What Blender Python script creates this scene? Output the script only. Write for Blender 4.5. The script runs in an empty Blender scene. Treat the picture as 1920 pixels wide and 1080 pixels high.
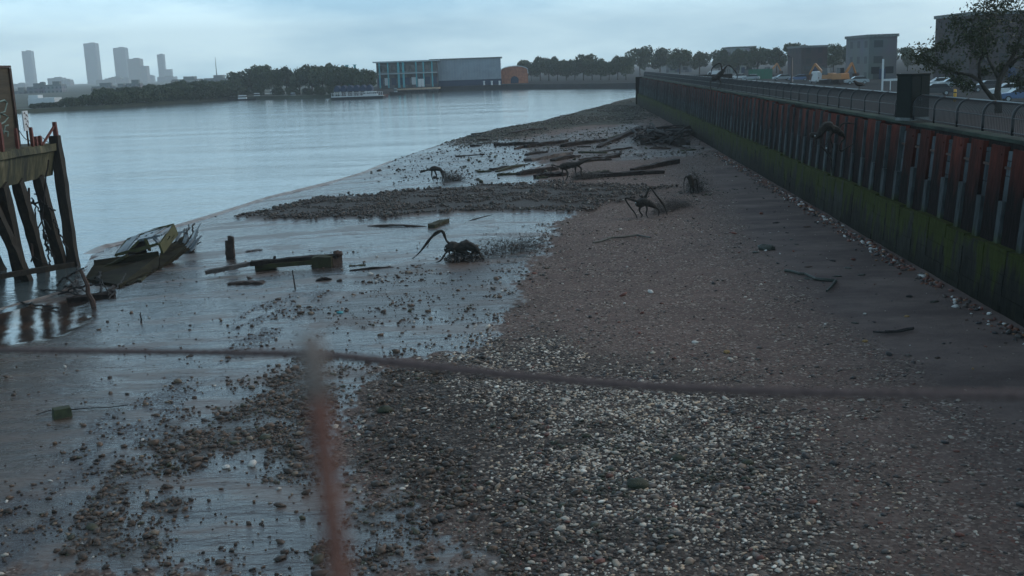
import bpy, math, random
import numpy as np
from mathutils import Vector, Matrix, Euler
random.seed(7); RNG = np.random.default_rng(11)
C = bpy.context.scene.collection
sc = bpy.context.scene
rad = math.radians

# ------------------------------------------------------------------ camera model
F = 2000.0; HC = 7.5; PITCH = rad(11.69); ROLL = rad(2.0); WZ = -0.8
fw = np.array([0, math.cos(PITCH), -math.sin(PITCH)])
r0 = np.array([1.0, 0, 0]); u0 = np.array([0, math.sin(PITCH), math.cos(PITCH)])
RT = math.cos(ROLL)*r0 - math.sin(ROLL)*u0
UP = math.sin(ROLL)*r0 + math.cos(ROLL)*u0
CAM = np.array([0, 0, HC])
def ray(px, py):
    return fw + RT*((px-960)/F) - UP*((py-540)/F)
def at(px, py, z=0.0):
    """point of a level plane seen at a photo pixel"""
    d = ray(px, py); t = (z-HC)/d[2]
    return Vector(CAM + d*t)
def atd(px, py, dist):
    return Vector(CAM + ray(px, py)*dist)
def depth(p):
    return float(np.dot(np.array(p)-CAM, fw))
def ppm(p):
    return F/depth(p)

# ------------------------------------------------------------------ numpy noise
def _hash(ix, iy, s):
    h = (ix*374761393 + iy*668265263 + s*974634777) & 0x7fffffff
    h = ((h ^ (h >> 13))*1274126177) & 0x7fffffff
    return ((h ^ (h >> 16)) & 0xffff)/65535.0
def vnoise(x, y, s=0):
    ix = np.floor(x).astype(np.int64); iy = np.floor(y).astype(np.int64)
    fx = x-ix; fy = y-iy; fx = fx*fx*(3-2*fx); fy = fy*fy*(3-2*fy)
    a = _hash(ix, iy, s); b = _hash(ix+1, iy, s); c = _hash(ix, iy+1, s); d = _hash(ix+1, iy+1, s)
    return (a*(1-fx)+b*fx)*(1-fy)+(c*(1-fx)+d*fx)*fy
def fbm(x, y, s=0, o=4):
    t = 0; a = 1; n = 0
    for k in range(o):
        t = t + a*vnoise(x*2**k, y*2**k, s+k*17); n += a; a *= .55
    return t/n - .5
def sstep(a, b, v):
    t = np.clip((v-a)/(b-a), 0, 1); return t*t*(3-2*t)

# ------------------------------------------------------------------ shore and ground height
SHORE = [(-1400,900),(-500,690),(0,583),(60,566),(110,550),(150,517),(172,478),(230,455),(330,425),(400,405),(500,372),(600,350),
         (680,325),(740,300),(800,280),(850,263),(930,243),(1000,231),(1080,211),(1140,196),(1190,182),(1230,176),(1420,170)]
SH = np.array([at(x, y, WZ)[:2] for x, y in SHORE])
def shore_d(X, Y):
    best = np.full(X.shape, 1e9); sg = np.ones(X.shape)
    for a, b in zip(SH[:-1], SH[1:]):
        d = b-a; L = (d**2).sum()
        t = np.clip(((X-a[0])*d[0]+(Y-a[1])*d[1])/L, 0, 1)
        qx = X-a[0]-t*d[0]; qy = Y-a[1]-t*d[1]
        dd = qx*qx+qy*qy
        cr = d[0]*(Y-a[1])-d[1]*(X-a[0])
        m = dd < best
        best = np.where(m, dd, best); sg = np.where(m, np.where(cr < 0, 1, -1), sg)
    return np.sqrt(best)*sg
def gz(X, Y):
    X = np.asarray(X, float); Y = np.asarray(Y, float)
    d = shore_d(X, Y)
    land = WZ + .8*(1-np.exp(-np.maximum(d, 0)/9)) + .07*fbm(X*.25, Y*.25, 3)*sstep(1, 6, d) + .025*fbm(X*1.6, Y*1.6, 5)*sstep(.5, 3, d)
    spit = .25*np.exp(-((d-5)/4)**2)*sstep(85, 110, Y)
    sea = WZ + .07*np.minimum(d, 0)
    return np.where(d > 0, land+spit, np.maximum(sea, -3.0))
def gnd(px, py):
    d = ray(px, py); zs = np.linspace(.45, WZ-.02, 160); t = (zs-HC)/d[2]
    g = gz(d[0]*t, d[1]*t); k = int(np.argmax(zs <= g)) if (zs <= g).any() else 159
    if k > 0:
        a, b_ = (zs-g)[k-1], (zs-g)[k]; f = a/(a-b_) if a != b_ else 0; tt = t[k-1]+(t[k]-t[k-1])*f
    else: tt = t[0]
    return Vector(CAM+d*tt)
def gnd_arr(pts):
    return np.array([gnd(x, y)[:] for x, y in pts])

def poly_sd(X, Y, P):
    """signed distance to polygon, positive inside"""
    best = np.full(X.shape, 1e9); ins = np.zeros(X.shape, bool)
    n = len(P)
    for i in range(n):
        a = P[i]; b = P[(i+1) % n]; d = b-a
        t = np.clip(((X-a[0])*d[0]+(Y-a[1])*d[1])/max((d**2).sum(), 1e-9), 0, 1)
        qx = X-a[0]-t*d[0]; qy = Y-a[1]-t*d[1]
        best = np.minimum(best, qx*qx+qy*qy)
        c = ((a[1] > Y) != (b[1] > Y)) & (X < (b[0]-a[0])*(Y-a[1])/(b[1]-a[1]+1e-12)+a[0])
        ins ^= c
    s = np.sqrt(best); return np.where(ins, s, -s)
def P(*pts): return gnd_arr(pts)[:, :2]
PY_MUD = P((-1300,700),(-300,560),(0,583),(110,550),(172,478),(330,425),(500,372),(600,350),(740,300),(850,263),(960,262),(1010,300),(1020,345),
           (1060,395),(1040,430),(1000,485),(970,540),(950,590),(935,625),(880,655),(760,672),(690,700),(668,770),(640,860),(720,925),(860,985),(900,1090),(-1300,1090))
PY_GRAV = P((900,640),(1010,625),(1110,655),(1300,690),(1480,735),(1560,830),(1590,940),(1600,1090),(870,1090),(860,985),(740,925),(650,870),(672,770),(700,700),(800,680))
PY_SHELL = P((900,640),(990,640),(1100,690),(1400,730),(1500,790),(1530,900),(1500,1000),(1300,1060),(1000,1000),(900,900),(960,800),(900,720),(880,680))
PY_CLOD = P((560,665),(470,700),(395,760),(310,815),(240,880),(170,945),(120,1040),(260,1040),(300,930),(360,880),(470,850),(500,900),(600,925),(635,870),(600,790),(625,730),(600,690))
PY_CLOD2 = P((640,860),(700,700),(900,690),(960,800),(900,900),(1000,1000),(980,1090),(560,1090),(600,960))
PY_CLODD = P((470,705),(640,690),(625,740),(600,800),(640,870),(600,930),(480,900),(400,850),(330,820),(390,760))
PY_SPIT = P((450,406),(520,390),(600,374),(700,366),(800,356),(900,349),(1050,343),(1250,352),(1200,372),(1100,392),(1000,396),(880,397),(780,404),(690,408),(560,410),(480,411))
PY_ALGAE = P((845,264),(930,242),(1000,229),(1080,209),(1140,194),(1197,180),(1215,215),(1180,232),(1080,236),(1000,250),(930,268),(870,274))
PY_FARMUD = P((860,275),(960,262),(1180,232),(1300,260),(1330,290),(1200,300),(1020,300),(900,345),(740,345),(700,320),(770,292))
PY_WALLSAND = P((1330,310),(1400,312),(1700,478),(1925,592),(2100,690),(2100,900),(1920,800),(1750,720),(1640,640),(1520,560),(1430,470),(1380,400))
PY_MIDCLOD = P((700,500),(830,490),(960,520),(950,590),(840,600),(760,600),(640,610),(590,585),(640,545))
PY_POOL = P((-300,560),(0,575),(150,560),(178,590),(130,625),(60,640),(0,655),(-300,700))
PY_ST1 = P((400,660),(450,600),(520,560),(600,545),(590,575),(520,625),(450,690),(400,740))
PY_ST2 = P((-200,1090),(20,930),(170,800),(330,700),(420,705),(290,820),(150,950),(40,1090))
PY_DARK = P((-300,650),(300,650),(350,700),(250,800),(120,940),(60,1090),(-800,1090))

def masks(X, Y):
    n1 = fbm(X*.9, Y*.35, 21); n2 = fbm(X*2.4, Y*1.2, 31, 3); nb = fbm(X*.3, Y*.3, 41)
    def m(Pp, w, k=1.0): return sstep(-w, w, poly_sd(X, Y, Pp)+k*(n1*2.2+n2*.9))
    mud = sstep(-.22, .22, poly_sd(X, Y, PY_MUD)+n1*1.3+n2*1.5+1.3*fbm(X*5, Y*3.5, 97, 3)); grav = m(PY_GRAV, 1.6, 1.4); shell = m(PY_SHELL, 2.2, 2.0); grav = grav*(1-m(PY_MUD, .3, .5))
    clod = np.maximum(m(PY_CLOD, .5, 1.0), .8*m(PY_CLOD2, .6, 1.0)); spit = m(PY_SPIT, .9, 1.2)
    algae = m(PY_ALGAE, 2.5, 2); far = m(PY_FARMUD, 2.0, 3); wsand = m(PY_WALLSAND, .8, .8)
    brk = sstep(-.06, .10, fbm(X*1.1, Y*1.1, 91)+.4*fbm(X*4, Y*4, 92)); clod = clod*(.15+.85*np.clip(brk+.5*m(PY_CLODD, .8, 1.0), 0, 1)); mid = m(PY_MIDCLOD, .8, 2.0); pool = m(PY_POOL, .4, .5); dark = m(PY_DARK, 1.5, 1); streak = np.maximum(m(PY_ST1, .5, 1.2), m(PY_ST2, .5, 1.0))*sstep(-.12, .12, fbm(X*2.2, Y*1.1, 95)+.05)
    mud = np.clip(mud*(1-spit*.9), 0, 1)
    return dict(mud=mud, grav=grav, shell=shell, clod=clod, spit=spit, algae=algae, far=far, wsand=wsand, mid=mid, pool=pool, dark=dark, nb=nb, streak=streak)

# ------------------------------------------------------------------ materials
def mat(name, col=(.2,.2,.2), rough=.7, metal=0, var=.25, scale=8, bump=.3, bscale=None, stretch=(1,1,1), col2=None, spec=.5, bdist=.02):
    m = bpy.data.materials.new(name); m.use_nodes = True
    nt = m.node_tree; N = nt.nodes; L = nt.links; b = N['Principled BSDF']
    b.inputs['Roughness'].default_value = rough; b.inputs['Metallic'].default_value = metal
    b.inputs['Specular IOR Level'].default_value = spec
    tc = N.new('ShaderNodeTexCoord'); mp = N.new('ShaderNodeMapping'); mp.inputs['Scale'].default_value = stretch
    L.new(tc.outputs['Object'], mp.inputs[0])
    ns = N.new('ShaderNodeTexNoise'); ns.inputs['Scale'].default_value = scale; ns.inputs['Detail'].default_value = 6; ns.inputs['Roughness'].default_value = .65
    L.new(mp.outputs[0], ns.inputs['Vector'])
    cr = N.new('ShaderNodeValToRGB'); L.new(ns.outputs['Fac'], cr.inputs[0])
    c2 = col2 or tuple(min(1, c*(1+var*1.6)) for c in col)
    cr.color_ramp.elements[0].position = .35; cr.color_ramp.elements[1].position = .68
    cr.color_ramp.elements[0].color = (*[c*(1-var) for c in col], 1) if not col2 else (*col, 1)
    cr.color_ramp.elements[1].color = (*c2, 1)
    L.new(cr.outputs[0], b.inputs['Base Color'])
    if bump:
        n2 = N.new('ShaderNodeTexNoise'); n2.inputs['Scale'].default_value = bscale or scale*4; n2.inputs['Detail'].default_value = 5
        L.new(mp.outputs[0], n2.inputs['Vector'])
        bp = N.new('ShaderNodeBump'); bp.inputs['Strength'].default_value = bump; bp.inputs['Distance'].default_value = bdist
        L.new(n2.outputs['Fac'], bp.inputs['Height']); L.new(bp.outputs[0], b.inputs['Normal'])
    return m
M = {}
M['timber'] = mat('timber', (.020,.016,.014), .8, var=.5, scale=5, stretch=(1,1,1), bump=.8, spec=.15)
M['timber_green'] = mat('timber_green', (.03,.028,.02), .75, scale=3, col2=(.045,.05,.022), bump=.7, spec=.15)
M['timber_pale'] = mat('timber_pale', (.06,.05,.045), .7, var=.4, scale=4, bump=.5)
M['plank'] = mat('plank', (.040,.029,.024), .7, var=.5, scale=4, bump=.7, spec=.2)
M['pile'] = mat('pile', (.02,.02,.018), .7, scale=2.5, col2=(.05,.040,.030), bump=.9, stretch=(3,3,.6), spec=.15)
M['rust'] = mat('rust', (.09,.025,.018), .75, scale=7, col2=(.16,.05,.035), bump=.5)
M['rust_dark'] = mat('rust_dark', (.03,.018,.014), .7, scale=5, col2=(.07,.035,.022), bump=.6)
M['hull'] = mat('hull', (.008,.008,.006), .8, scale=2, col2=(.032,.031,.017), bump=.9, spec=.12, stretch=(.4,1,3))
M['metal_blue'] = mat('metal_blue', (.16,.19,.21), .35, scale=3, var=.3, bump=.3)
M['moss_metal'] = mat('moss_metal', (.06,.06,.03), .65, scale=4, col2=(.10,.10,.045), bump=.7, spec=.2)
M['creature'] = mat('creature', (.010,.010,.009), .6, scale=9, col2=(.038,.034,.027), bump=1, bdist=.05, spec=.25)
M['rope'] = mat('rope', (.12,.085,.08), .85, scale=90, col2=(.24,.165,.155), bump=.8)
M['tangle'] = mat('tangle', (.012,.012,.012), .8, scale=20, bump=.3)
M['green_block'] = mat('green_block', (.015,.022,.010), .75, scale=8, col2=(.04,.055,.02), bump=.6)
M['mossrock'] = mat('mossrock', (.014,.020,.010), .7, scale=10, col2=(.032,.040,.020), bump=.8)
M['stone'] = mat('stone', (.09,.08,.07), .7, scale=10, var=.4, bump=.6)
M['ochre_stone'] = mat('ochre_stone', (.22,.14,.05), .7, scale=10, var=.3, bump=.5)
M['white_stone'] = mat('white_stone', (.5,.5,.47), .6, scale=10, var=.2, bump=.4)
M['weed'] = mat('weed', (.012,.02,.016), .5, scale=14, col2=(.03,.045,.035), bump=.8)
M['rubber'] = mat('rubber', (.015,.015,.016), .8, bump=0)
M['glass'] = mat('glass_dark', (.02,.025,.03), .12, bump=0, var=.1)
M['white'] = mat('white_paint', (.5,.53,.54), .4, bump=.05, var=.1)
M['silver'] = mat('silver_paint', (.24,.28,.30), .35, metal=.3, bump=0, var=.1)
M['black_paint'] = mat('black_paint', (.02,.024,.03), .3, bump=0, var=.2)
M['blue_paint'] = mat('blue_paint', (.05,.10,.20), .35, bump=0, var=.2)
M['orange'] = mat('orange_paint', (.32,.14,.04), .5, bump=.1, var=.2)
M['yellow'] = mat('yellow_paint', (.5,.27,.02), .5, bump=.1, var=.2)
M['turq'] = mat('turquoise_paint', (.04,.26,.30), .5, bump=.05, var=.15)
M['navy'] = mat('navy_canvas', (.012,.03,.07), .8, bump=.2, var=.3)
M['deck'] = mat('pale_deck', (.32,.25,.18), .7, var=.25, scale=.6, bump=.2)
M['redhull'] = mat('red_hull', (.10,.02,.02), .6, bump=.2)
M['green_panel'] = mat('green_panel', (.01,.10,.06), .6, bump=.1)
M['cabinet'] = mat('cabinet', (.004,.009,.008), .6, bump=.1, var=.2, spec=.2)
M['fence'] = mat('fence_paint', (.010,.013,.015), .5, bump=.1, var=.2, scale=20)
M['fence_rail'] = mat('fence_rail', (.05,.07,.075), .35, bump=.1, var=.2, scale=20)
M['asphalt'] = mat('asphalt', (.018,.022,.024), .95, var=.2, scale=.5, bump=.3, bscale=30, spec=.1)
M['paving'] = mat('paving', (.032,.027,.027), .8, var=.2, scale=.8, bump=.3, bscale=20, spec=.1)
M['quay'] = mat('quay_wall', (.012,.014,.018), .8, var=.4, scale=.3, bump=.3)
M['bank'] = mat('far_bank', (.035,.045,.03), .9, var=.4, scale=.05, bump=0)
M['bark'] = mat('bark', (.03,.026,.02), .85, var=.4, scale=6, bump=.8, stretch=(4,4,.7))
M['bird'] = mat('bird', (.012,.010,.009), .6, scale=20, col2=(.04,.03,.02), bump=.3)
M['conc_grey'] = mat('concrete_pale', (.11,.13,.13), .75, scale=3, var=.4, bump=.5)
M['deckslab'] = mat('viewing_deck', (.2,.2,.19), .8, scale=3, var=.2)

def leafmat(name, a, b):
    m = bpy.data.materials.new(name); m.use_nodes = True
    nt = m.node_tree; N = nt.nodes; L = nt.links; p = N['Principled BSDF']; p.inputs['Roughness'].default_value = .7
    at_ = N.new('ShaderNodeAttribute'); at_.attribute_name = 'tint'
    oi = N.new('ShaderNodeObjectInfo'); mx = N.new('ShaderNodeMath'); mx.operation = 'MULTIPLY_ADD'
    L.new(oi.outputs['Random'], mx.inputs[0]); mx.inputs[1].default_value = .35; L.new(at_.outputs['Fac'], mx.inputs[2])
    cr = N.new('ShaderNodeValToRGB'); cr.color_ramp.elements[0].color = (*a, 1); cr.color_ramp.elements[1].color = (*b, 1); cr.color_ramp.elements[1].position = 1.2 if False else 1
    L.new(mx.outputs[0], cr.inputs[0]); L.new(cr.outputs[0], p.inputs['Base Color'])
    return m
M['leaf'] = leafmat('leaf', (.012,.03,.02), (.06,.09,.035))
M['leaf_near'] = leafmat('leaf_near', (.012,.02,.01), (.05,.06,.02))

def facade(name, wall, glass, sx, sz, mw=.45, mh=.5, rough=.6):
    """window rows laid out in the building's own coordinates"""
    m = bpy.data.materials.new(name); m.use_nodes = True
    nt = m.node_tree; N = nt.nodes; L = nt.links; p = N['Principled BSDF']; p.inputs['Roughness'].default_value = rough
    tc = N.new('ShaderNodeTexCoord'); s = N.new('ShaderNodeSeparateXYZ'); L.new(tc.outputs['Object'], s.inputs[0])
    ad = N.new('ShaderNodeMath'); ad.operation = 'ADD'; L.new(s.outputs[0], ad.inputs[0]); L.new(s.outputs[1], ad.inputs[1])
    def cell(sock, sp, w):
        d = N.new('ShaderNodeMath'); d.operation = 'DIVIDE'; L.new(sock, d.inputs[0]); d.inputs[1].default_value = sp
        f = N.new('ShaderNodeMath'); f.operation = 'FRACT'; L.new(d.outputs[0], f.inputs[0])
        g = N.new('ShaderNodeMath'); g.operation = 'LESS_THAN'; L.new(f.outputs[0], g.inputs[0]); g.inputs[1].default_value = w
        return g.outputs[0]
    mu = N.new('ShaderNodeMath'); mu.operation = 'MULTIPLY'
    L.new(cell(ad.outputs[0], sx, mw), mu.inputs[0]); L.new(cell(s.outputs[2], sz, mh), mu.inputs[1])
    mx = N.new('ShaderNodeMix'); mx.data_type = 'RGBA'; L.new(mu.outputs[0], mx.inputs[0])
    mx.inputs[6].default_value = (*wall, 1); mx.inputs[7].default_value = (*glass, 1)
    ns = N.new('ShaderNodeTexNoise'); ns.inputs['Scale'].default_value = .15; L.new(tc.outputs['Object'], ns.inputs['Vector'])
    hs = N.new('ShaderNodeMix'); hs.data_type = 'RGBA'; hs.blend_type = 'MULTIPLY'; hs.inputs[0].default_value = .6
    L.new(mx.outputs[2], hs.inputs[6]); L.new(ns.outputs['Color'], hs.inputs[7]); L.new(hs.outputs[2], p.inputs['Base Color'])
    return m
M['tower_a'] = facade('tower_pale', (.22,.25,.28), (.05,.08,.1), 3.2, 3.1)
M['tower_b'] = facade('tower_grey', (.14,.17,.20), (.04,.06,.09), 4, 3.3, .6, .55)
M['tower_c'] = facade('tower_warm', (.20,.17,.16), (.05,.06,.08), 3.5, 3.0)
M['brickbld'] = facade('dark_brick', (.045,.032,.036), (.02,.022,.03), 3.5, 3.2, .4, .5, .8)
M['greybld'] = facade('grey_render', (.12,.13,.14), (.04,.05,.06), 5, 3.4, .4, .45)
M['whitebld'] = facade('pale_render', (.28,.30,.31), (.06,.08,.10), 4, 3.2, .5, .5)

# ------------------------------------------------------------------ mesh builder
class MB:
    def __init__(s): s.v = []; s.f = []
    def add(s, vs, fs):
        o = len(s.v); s.v += [tuple(v) for v in vs]; s.f += [tuple(i+o for i in f) for f in fs]; return s
    def box(s, c, size, rz=0, rot=None, top=1.0):
        R = rot or Matrix.Rotation(rz, 3, 'Z'); c = Vector(c); hx, hy, hz = [q/2 for q in size]
        vs = [c+R@Vector((sx*hx*(top if sz > 0 else 1), sy*hy*(top if sz > 0 else 1), sz*hz)) for sz in (-1,1) for sx, sy in ((-1,-1),(1,-1),(1,1),(-1,1))]
        return s.add(vs, [(3,2,1,0),(4,5,6,7),(0,1,5,4),(1,2,6,5),(2,3,7,6),(3,0,4,7)])
    def beam(s, p0, p1, w, h, seg=6, jit=.08, up=(0,0,1), bend=0):
        """weathered rectangular timber between two points"""
        p0 = Vector(p0); p1 = Vector(p1); d = (p1-p0).normalized(); upv = Vector(up)
        if abs(d.dot(upv)) > .95: upv = Vector((0,1,0))
        a = d.cross(upv).normalized(); b = a.cross(d).normalized(); vs = []
        for k in range(seg+1):
            t = k/seg; c = p0.lerp(p1, t)+b*bend*math.sin(t*math.pi)
            e = 1 if 0 < k < seg else .85
            for sx, sy in ((-1,-1),(1,-1),(1,1),(-1,1)):
                vs.append(c+a*(sx*w/2*e*(1+random.uniform(-jit,jit)*2))+b*(sy*h/2*e*(1+random.uniform(-jit,jit)*2))+d*(random.uniform(-jit,jit)*w if k in (0,seg) else 0))
        fs = [(3,2,1,0)]
        for k in range(seg):
            o = k*4
            for i in range(4): fs.append((o+i, o+(i+1)%4, o+4+(i+1)%4, o+4+i))
        o = seg*4; fs.append((o,o+1,o+2,o+3)); return s.add(vs, fs)
    def tube(s, pts, rads, n=8, cap=True, jit=0):
        pts = [Vector(p) for p in pts]
        if not hasattr(rads, '__len__'): rads = [rads]*len(pts)
        vs = []; prev = None
        for i, p in enumerate(pts):
            d = (pts[min(i+1, len(pts)-1)]-pts[max(i-1, 0)]).normalized()
            if prev is None:
                a = d.cross(Vector((0,0,1)))
                if a.length < .05: a = d.cross(Vector((0,1,0)))
                a.normalize()
            else:
                a = (prev-d*prev.dot(d)).normalized()
            prev = a; b = d.cross(a)
            for k in range(n):
                th = 2*math.pi*k/n; r = rads[i]*(1+random.uniform(-jit, jit))
                vs.append(p+a*math.cos(th)*r+b*math.sin(th)*r)
        fs = []
        for i in range(len(pts)-1):
            for k in range(n): fs.append((i*n+k, i*n+(k+1)%n, (i+1)*n+(k+1)%n, (i+1)*n+k))
        if cap:
            fs.append(tuple(reversed(range(n)))); fs.append(tuple(range((len(pts)-1)*n, len(pts)*n)))
        return s.add(vs, fs)
    def blob(s, c, r, seg=10, ring=7, jit=.12, rz=0, flat=0):
        c = Vector(c); r = Vector(r) if hasattr(r, '__len__') else Vector((r,r,r)); R = Matrix.Rotation(rz, 3, 'Z'); vs = []
        vs.append(c+R@Vector((0,0,-r.z)))
        for i in range(1, ring):
            ph = -math.pi/2+math.pi*i/ring
            for k in range(seg):
                th = 2*math.pi*k/seg; q = 1+random.uniform(-jit, jit)
                vs.append(c+R@Vector((r.x*math.cos(ph)*math.cos(th)*q, r.y*math.cos(ph)*math.sin(th)*q, r.z*math.sin(ph)*q)))
        vs.append(c+R@Vector((0,0,r.z))); fs = []; T = len(vs)-1
        for k in range(seg):
            fs.append((0, 1+(k+1)%seg, 1+k)); fs.append((T, T-seg+k, T-seg+(k+1)%seg))
        for i in range(ring-2):
            for k in range(seg): a = 1+i*seg; fs.append((a+k, a+(k+1)%seg, a+seg+(k+1)%seg, a+seg+k))
        return s.add(vs, fs)
    def prism(s, prof, y0, y1, inset=0):
        """outline in x,z pushed along y"""
        n = len(prof); vs = [(x, y0, z) for x, z in prof]+[(x, y1, z) for x, z in prof]
        fs = [tuple(range(n)), tuple(reversed(range(n, 2*n)))]
        for i in range(n): fs.append((i, n+i, n+(i+1)%n, (i+1)%n))
        return s.add(vs, fs)
    def mesh(s, name, m, smooth=False):
        me = bpy.data.meshes.new(name); me.from_pydata(s.v, [], s.f); me.materials.append(M[m] if isinstance(m, str) else m)
        me.validate(); me.update()
        import bmesh
        bm = bmesh.new(); bm.from_mesh(me); bmesh.ops.recalc_face_normals(bm, faces=bm.faces); bm.to_mesh(me); bm.free()
        if smooth: me.polygons.foreach_set('use_smooth', [True]*len(me.polygons))
        return me
    def build(s, name, m, parent=None, smooth=False, bevel=0, loc=None):
        o = bpy.data.objects.new(name, s.mesh(name, m, smooth)); C.objects.link(o)
        if parent: o.parent = parent
        if loc is not None: o.location = loc
        if bevel:
            b = o.modifiers.new('b', 'BEVEL'); b.width = bevel; b.segments = 2; b.limit_method = 'ANGLE'
        return o
def tag(o, label=None, cat=None, group=None, kind=None):
    if label: o['label'] = label
    if cat: o['category'] = cat
    if group: o['group'] = group
    if kind: o['kind'] = kind
    return o
def empty(name, loc, label, cat, group=None, rz=0):
    o = bpy.data.objects.new(name, None); o.empty_display_size = .2; C.objects.link(o); o.location = loc; o.rotation_euler.z = rz
    return tag(o, label, cat, group)
def dup(root, loc, rz=0, label=None, scale=None, name=None):
    r = root.copy(); C.objects.link(r); r.location = loc; r.rotation_euler.z = rz
    if scale: r.scale = scale
    if label: r['label'] = label
    for ch in list(root.children):
        c = ch.copy(); C.objects.link(c); c.parent = r
        for g in list(ch.children):
            d = g.copy(); C.objects.link(d); d.parent = c
    return r
def npmesh(name, V, Fc, m, colors=None, smooth=True, attr='col'):
    me = bpy.data.meshes.new(name); k = Fc.shape[1]
    me.vertices.add(len(V)); me.vertices.foreach_set('co', V.astype(np.float32).ravel())
    me.loops.add(Fc.size); me.loops.foreach_set('vertex_index', Fc.astype(np.int32).ravel())
    me.polygons.add(len(Fc)); me.polygons.foreach_set('loop_start', np.arange(0, Fc.size, k, dtype=np.int32))
    if smooth: me.polygons.foreach_set('use_smooth', np.ones(len(Fc), bool))
    me.update(calc_edges=True)
    if colors is not None:
        a = me.attributes.new(attr, 'FLOAT_COLOR', 'POINT'); a.data.foreach_set('color', colors.astype(np.float32).ravel())
    me.materials.append(M[m] if isinstance(m, str) else m); return me

# ------------------------------------------------------------------ wall line
VPX = 1070; d_ = ray(VPX, 126-.035*(VPX-960)); WD = Vector((d_[0], d_[1], 0)).normalized()   # wall direction
B0 = at(1900, 590, 0); WN = Vector((-WD.y, WD.x, 0))                                       # towards the river
def wallpt(t, off=0, z=0): return B0+WD*t+WN*off+Vector((0,0,z))
def wall_t(px, z, off=0):
    """distance along the wall at which it is seen in column px"""
    lo, hi = -B0.y+2, 600
    for _ in range(50):
        mid = (lo+hi)/2; p = wallpt(mid, off, z); q = np.array(p)-CAM
        x = 960+F*np.dot(q, RT)/np.dot(q, fw)
        if x > px: lo = mid
        else: hi = mid
    return lo
TEND = wall_t(1197, 2.4); ZT = 4.8

# ------------------------------------------------------------------ camera, sky, sun
cd = bpy.data.cameras.new('Camera'); cam = bpy.data.objects.new('Camera', cd); C.objects.link(cam)
cd.sensor_width = 36; cd.lens = 36*F/1920; cd.clip_start = .05; cd.clip_end = 9000
Rm = Matrix(((RT[0], UP[0], -fw[0]), (RT[1], UP[1], -fw[1]), (RT[2], UP[2], -fw[2])))
cam.matrix_world = Matrix.Translation(Vector(CAM)) @ Rm.to_4x4(); sc.camera = cam
cd.dof.use_dof = True; cd.dof.focus_distance = 45; cd.dof.aperture_fstop = 2.8
sc.view_settings.view_transform = 'Standard'; sc.view_settings.look = 'None'; sc.view_settings.gamma = 1
sc.view_settings.exposure = EXPO = 0.7
SUN_EL, SUN_AZ = rad(32), rad(70)
w = bpy.data.worlds.new('World'); sc.world = w; w.use_nodes = True
nt = w.node_tree; N = nt.nodes; L = nt.links; N.clear()
out = N.new('ShaderNodeOutputWorld'); sky = N.new('ShaderNodeTexSky'); sky.sky_type = 'NISHITA'; sky.sun_disc = False
sky.sun_elevation = SUN_EL; sky.sun_rotation = SUN_AZ; sky.dust_density = 2; sky.ozone_density = 2
bg = N.new('ShaderNodeBackground'); bg.inputs[1].default_value = .06; L.new(sky.outputs[0], bg.inputs[0])
tc = N.new('ShaderNodeTexCoord'); mp = N.new('ShaderNodeMapping'); mp.inputs['Scale'].default_value = (1.2, 1.2, 5)
L.new(tc.outputs['Generated'], mp.inputs[0])
ns = N.new('ShaderNodeTexNoise'); ns.inputs['Scale'].default_value = 2.6; ns.inputs['Detail'].default_value = 9; ns.inputs['Roughness'].default_value = .58
L.new(mp.outputs[0], ns.inputs['Vector'])
cr = N.new('ShaderNodeValToRGB'); cr.color_ramp.elements[0].position = .38; cr.color_ramp.elements[1].position = .62
cr.color_ramp.elements[0].color = (.22,.36,.47,1); cr.color_ramp.elements[1].color = (.56,.68,.74,1); L.new(ns.outputs['Fac'], cr.inputs[0])
bg2 = N.new('ShaderNodeBackground'); bg2.inputs[1].default_value = 1.0; L.new(cr.outputs[0], bg2.inputs[0])
sp = N.new('ShaderNodeSeparateXYZ'); L.new(tc.outputs['Generated'], sp.inputs[0])
gr_ = N.new('ShaderNodeValToRGB'); L.new(sp.outputs[2], gr_.inputs[0]); e = gr_.color_ramp.elements; e.new(.3); e.new(.6)
for q_, (p_, c_) in zip(e, ((.0, (1.60,1.72,1.68)), (.16, (1.32,1.62,1.76)), (.42, (.62,.70,.80)), (.95, (.38,.32,.31)))): q_.position = p_; q_.color = (*c_, 1)
ml = N.new('ShaderNodeMix'); ml.data_type = 'RGBA'; ml.blend_type = 'MULTIPLY'; ml.inputs[0].default_value = 1
L.new(cr.outputs[0], ml.inputs[6]); L.new(gr_.outputs[0], ml.inputs[7]); L.new(ml.outputs[2], bg2.inputs[0])
ms = N.new('ShaderNodeMixShader'); ms.inputs[0].default_value = .88
L.new(bg.outputs[0], ms.inputs[1]); L.new(bg2.outputs[0], ms.inputs[2]); L.new(ms.outputs[0], out.inputs[0])
sl = bpy.data.lights.new('sun', 'SUN'); sl.energy = .8; sl.angle = rad(20); sl.color = (1, .88, .78)
so = bpy.data.objects.new('sun', sl); C.objects.link(so)
sdir = Vector((math.sin(SUN_AZ)*math.cos(SUN_EL), math.cos(SUN_AZ)*math.cos(SUN_EL), math.sin(SUN_EL)))
so.rotation_euler = sdir.to_track_quat('Z', 'Y').to_euler()

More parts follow.
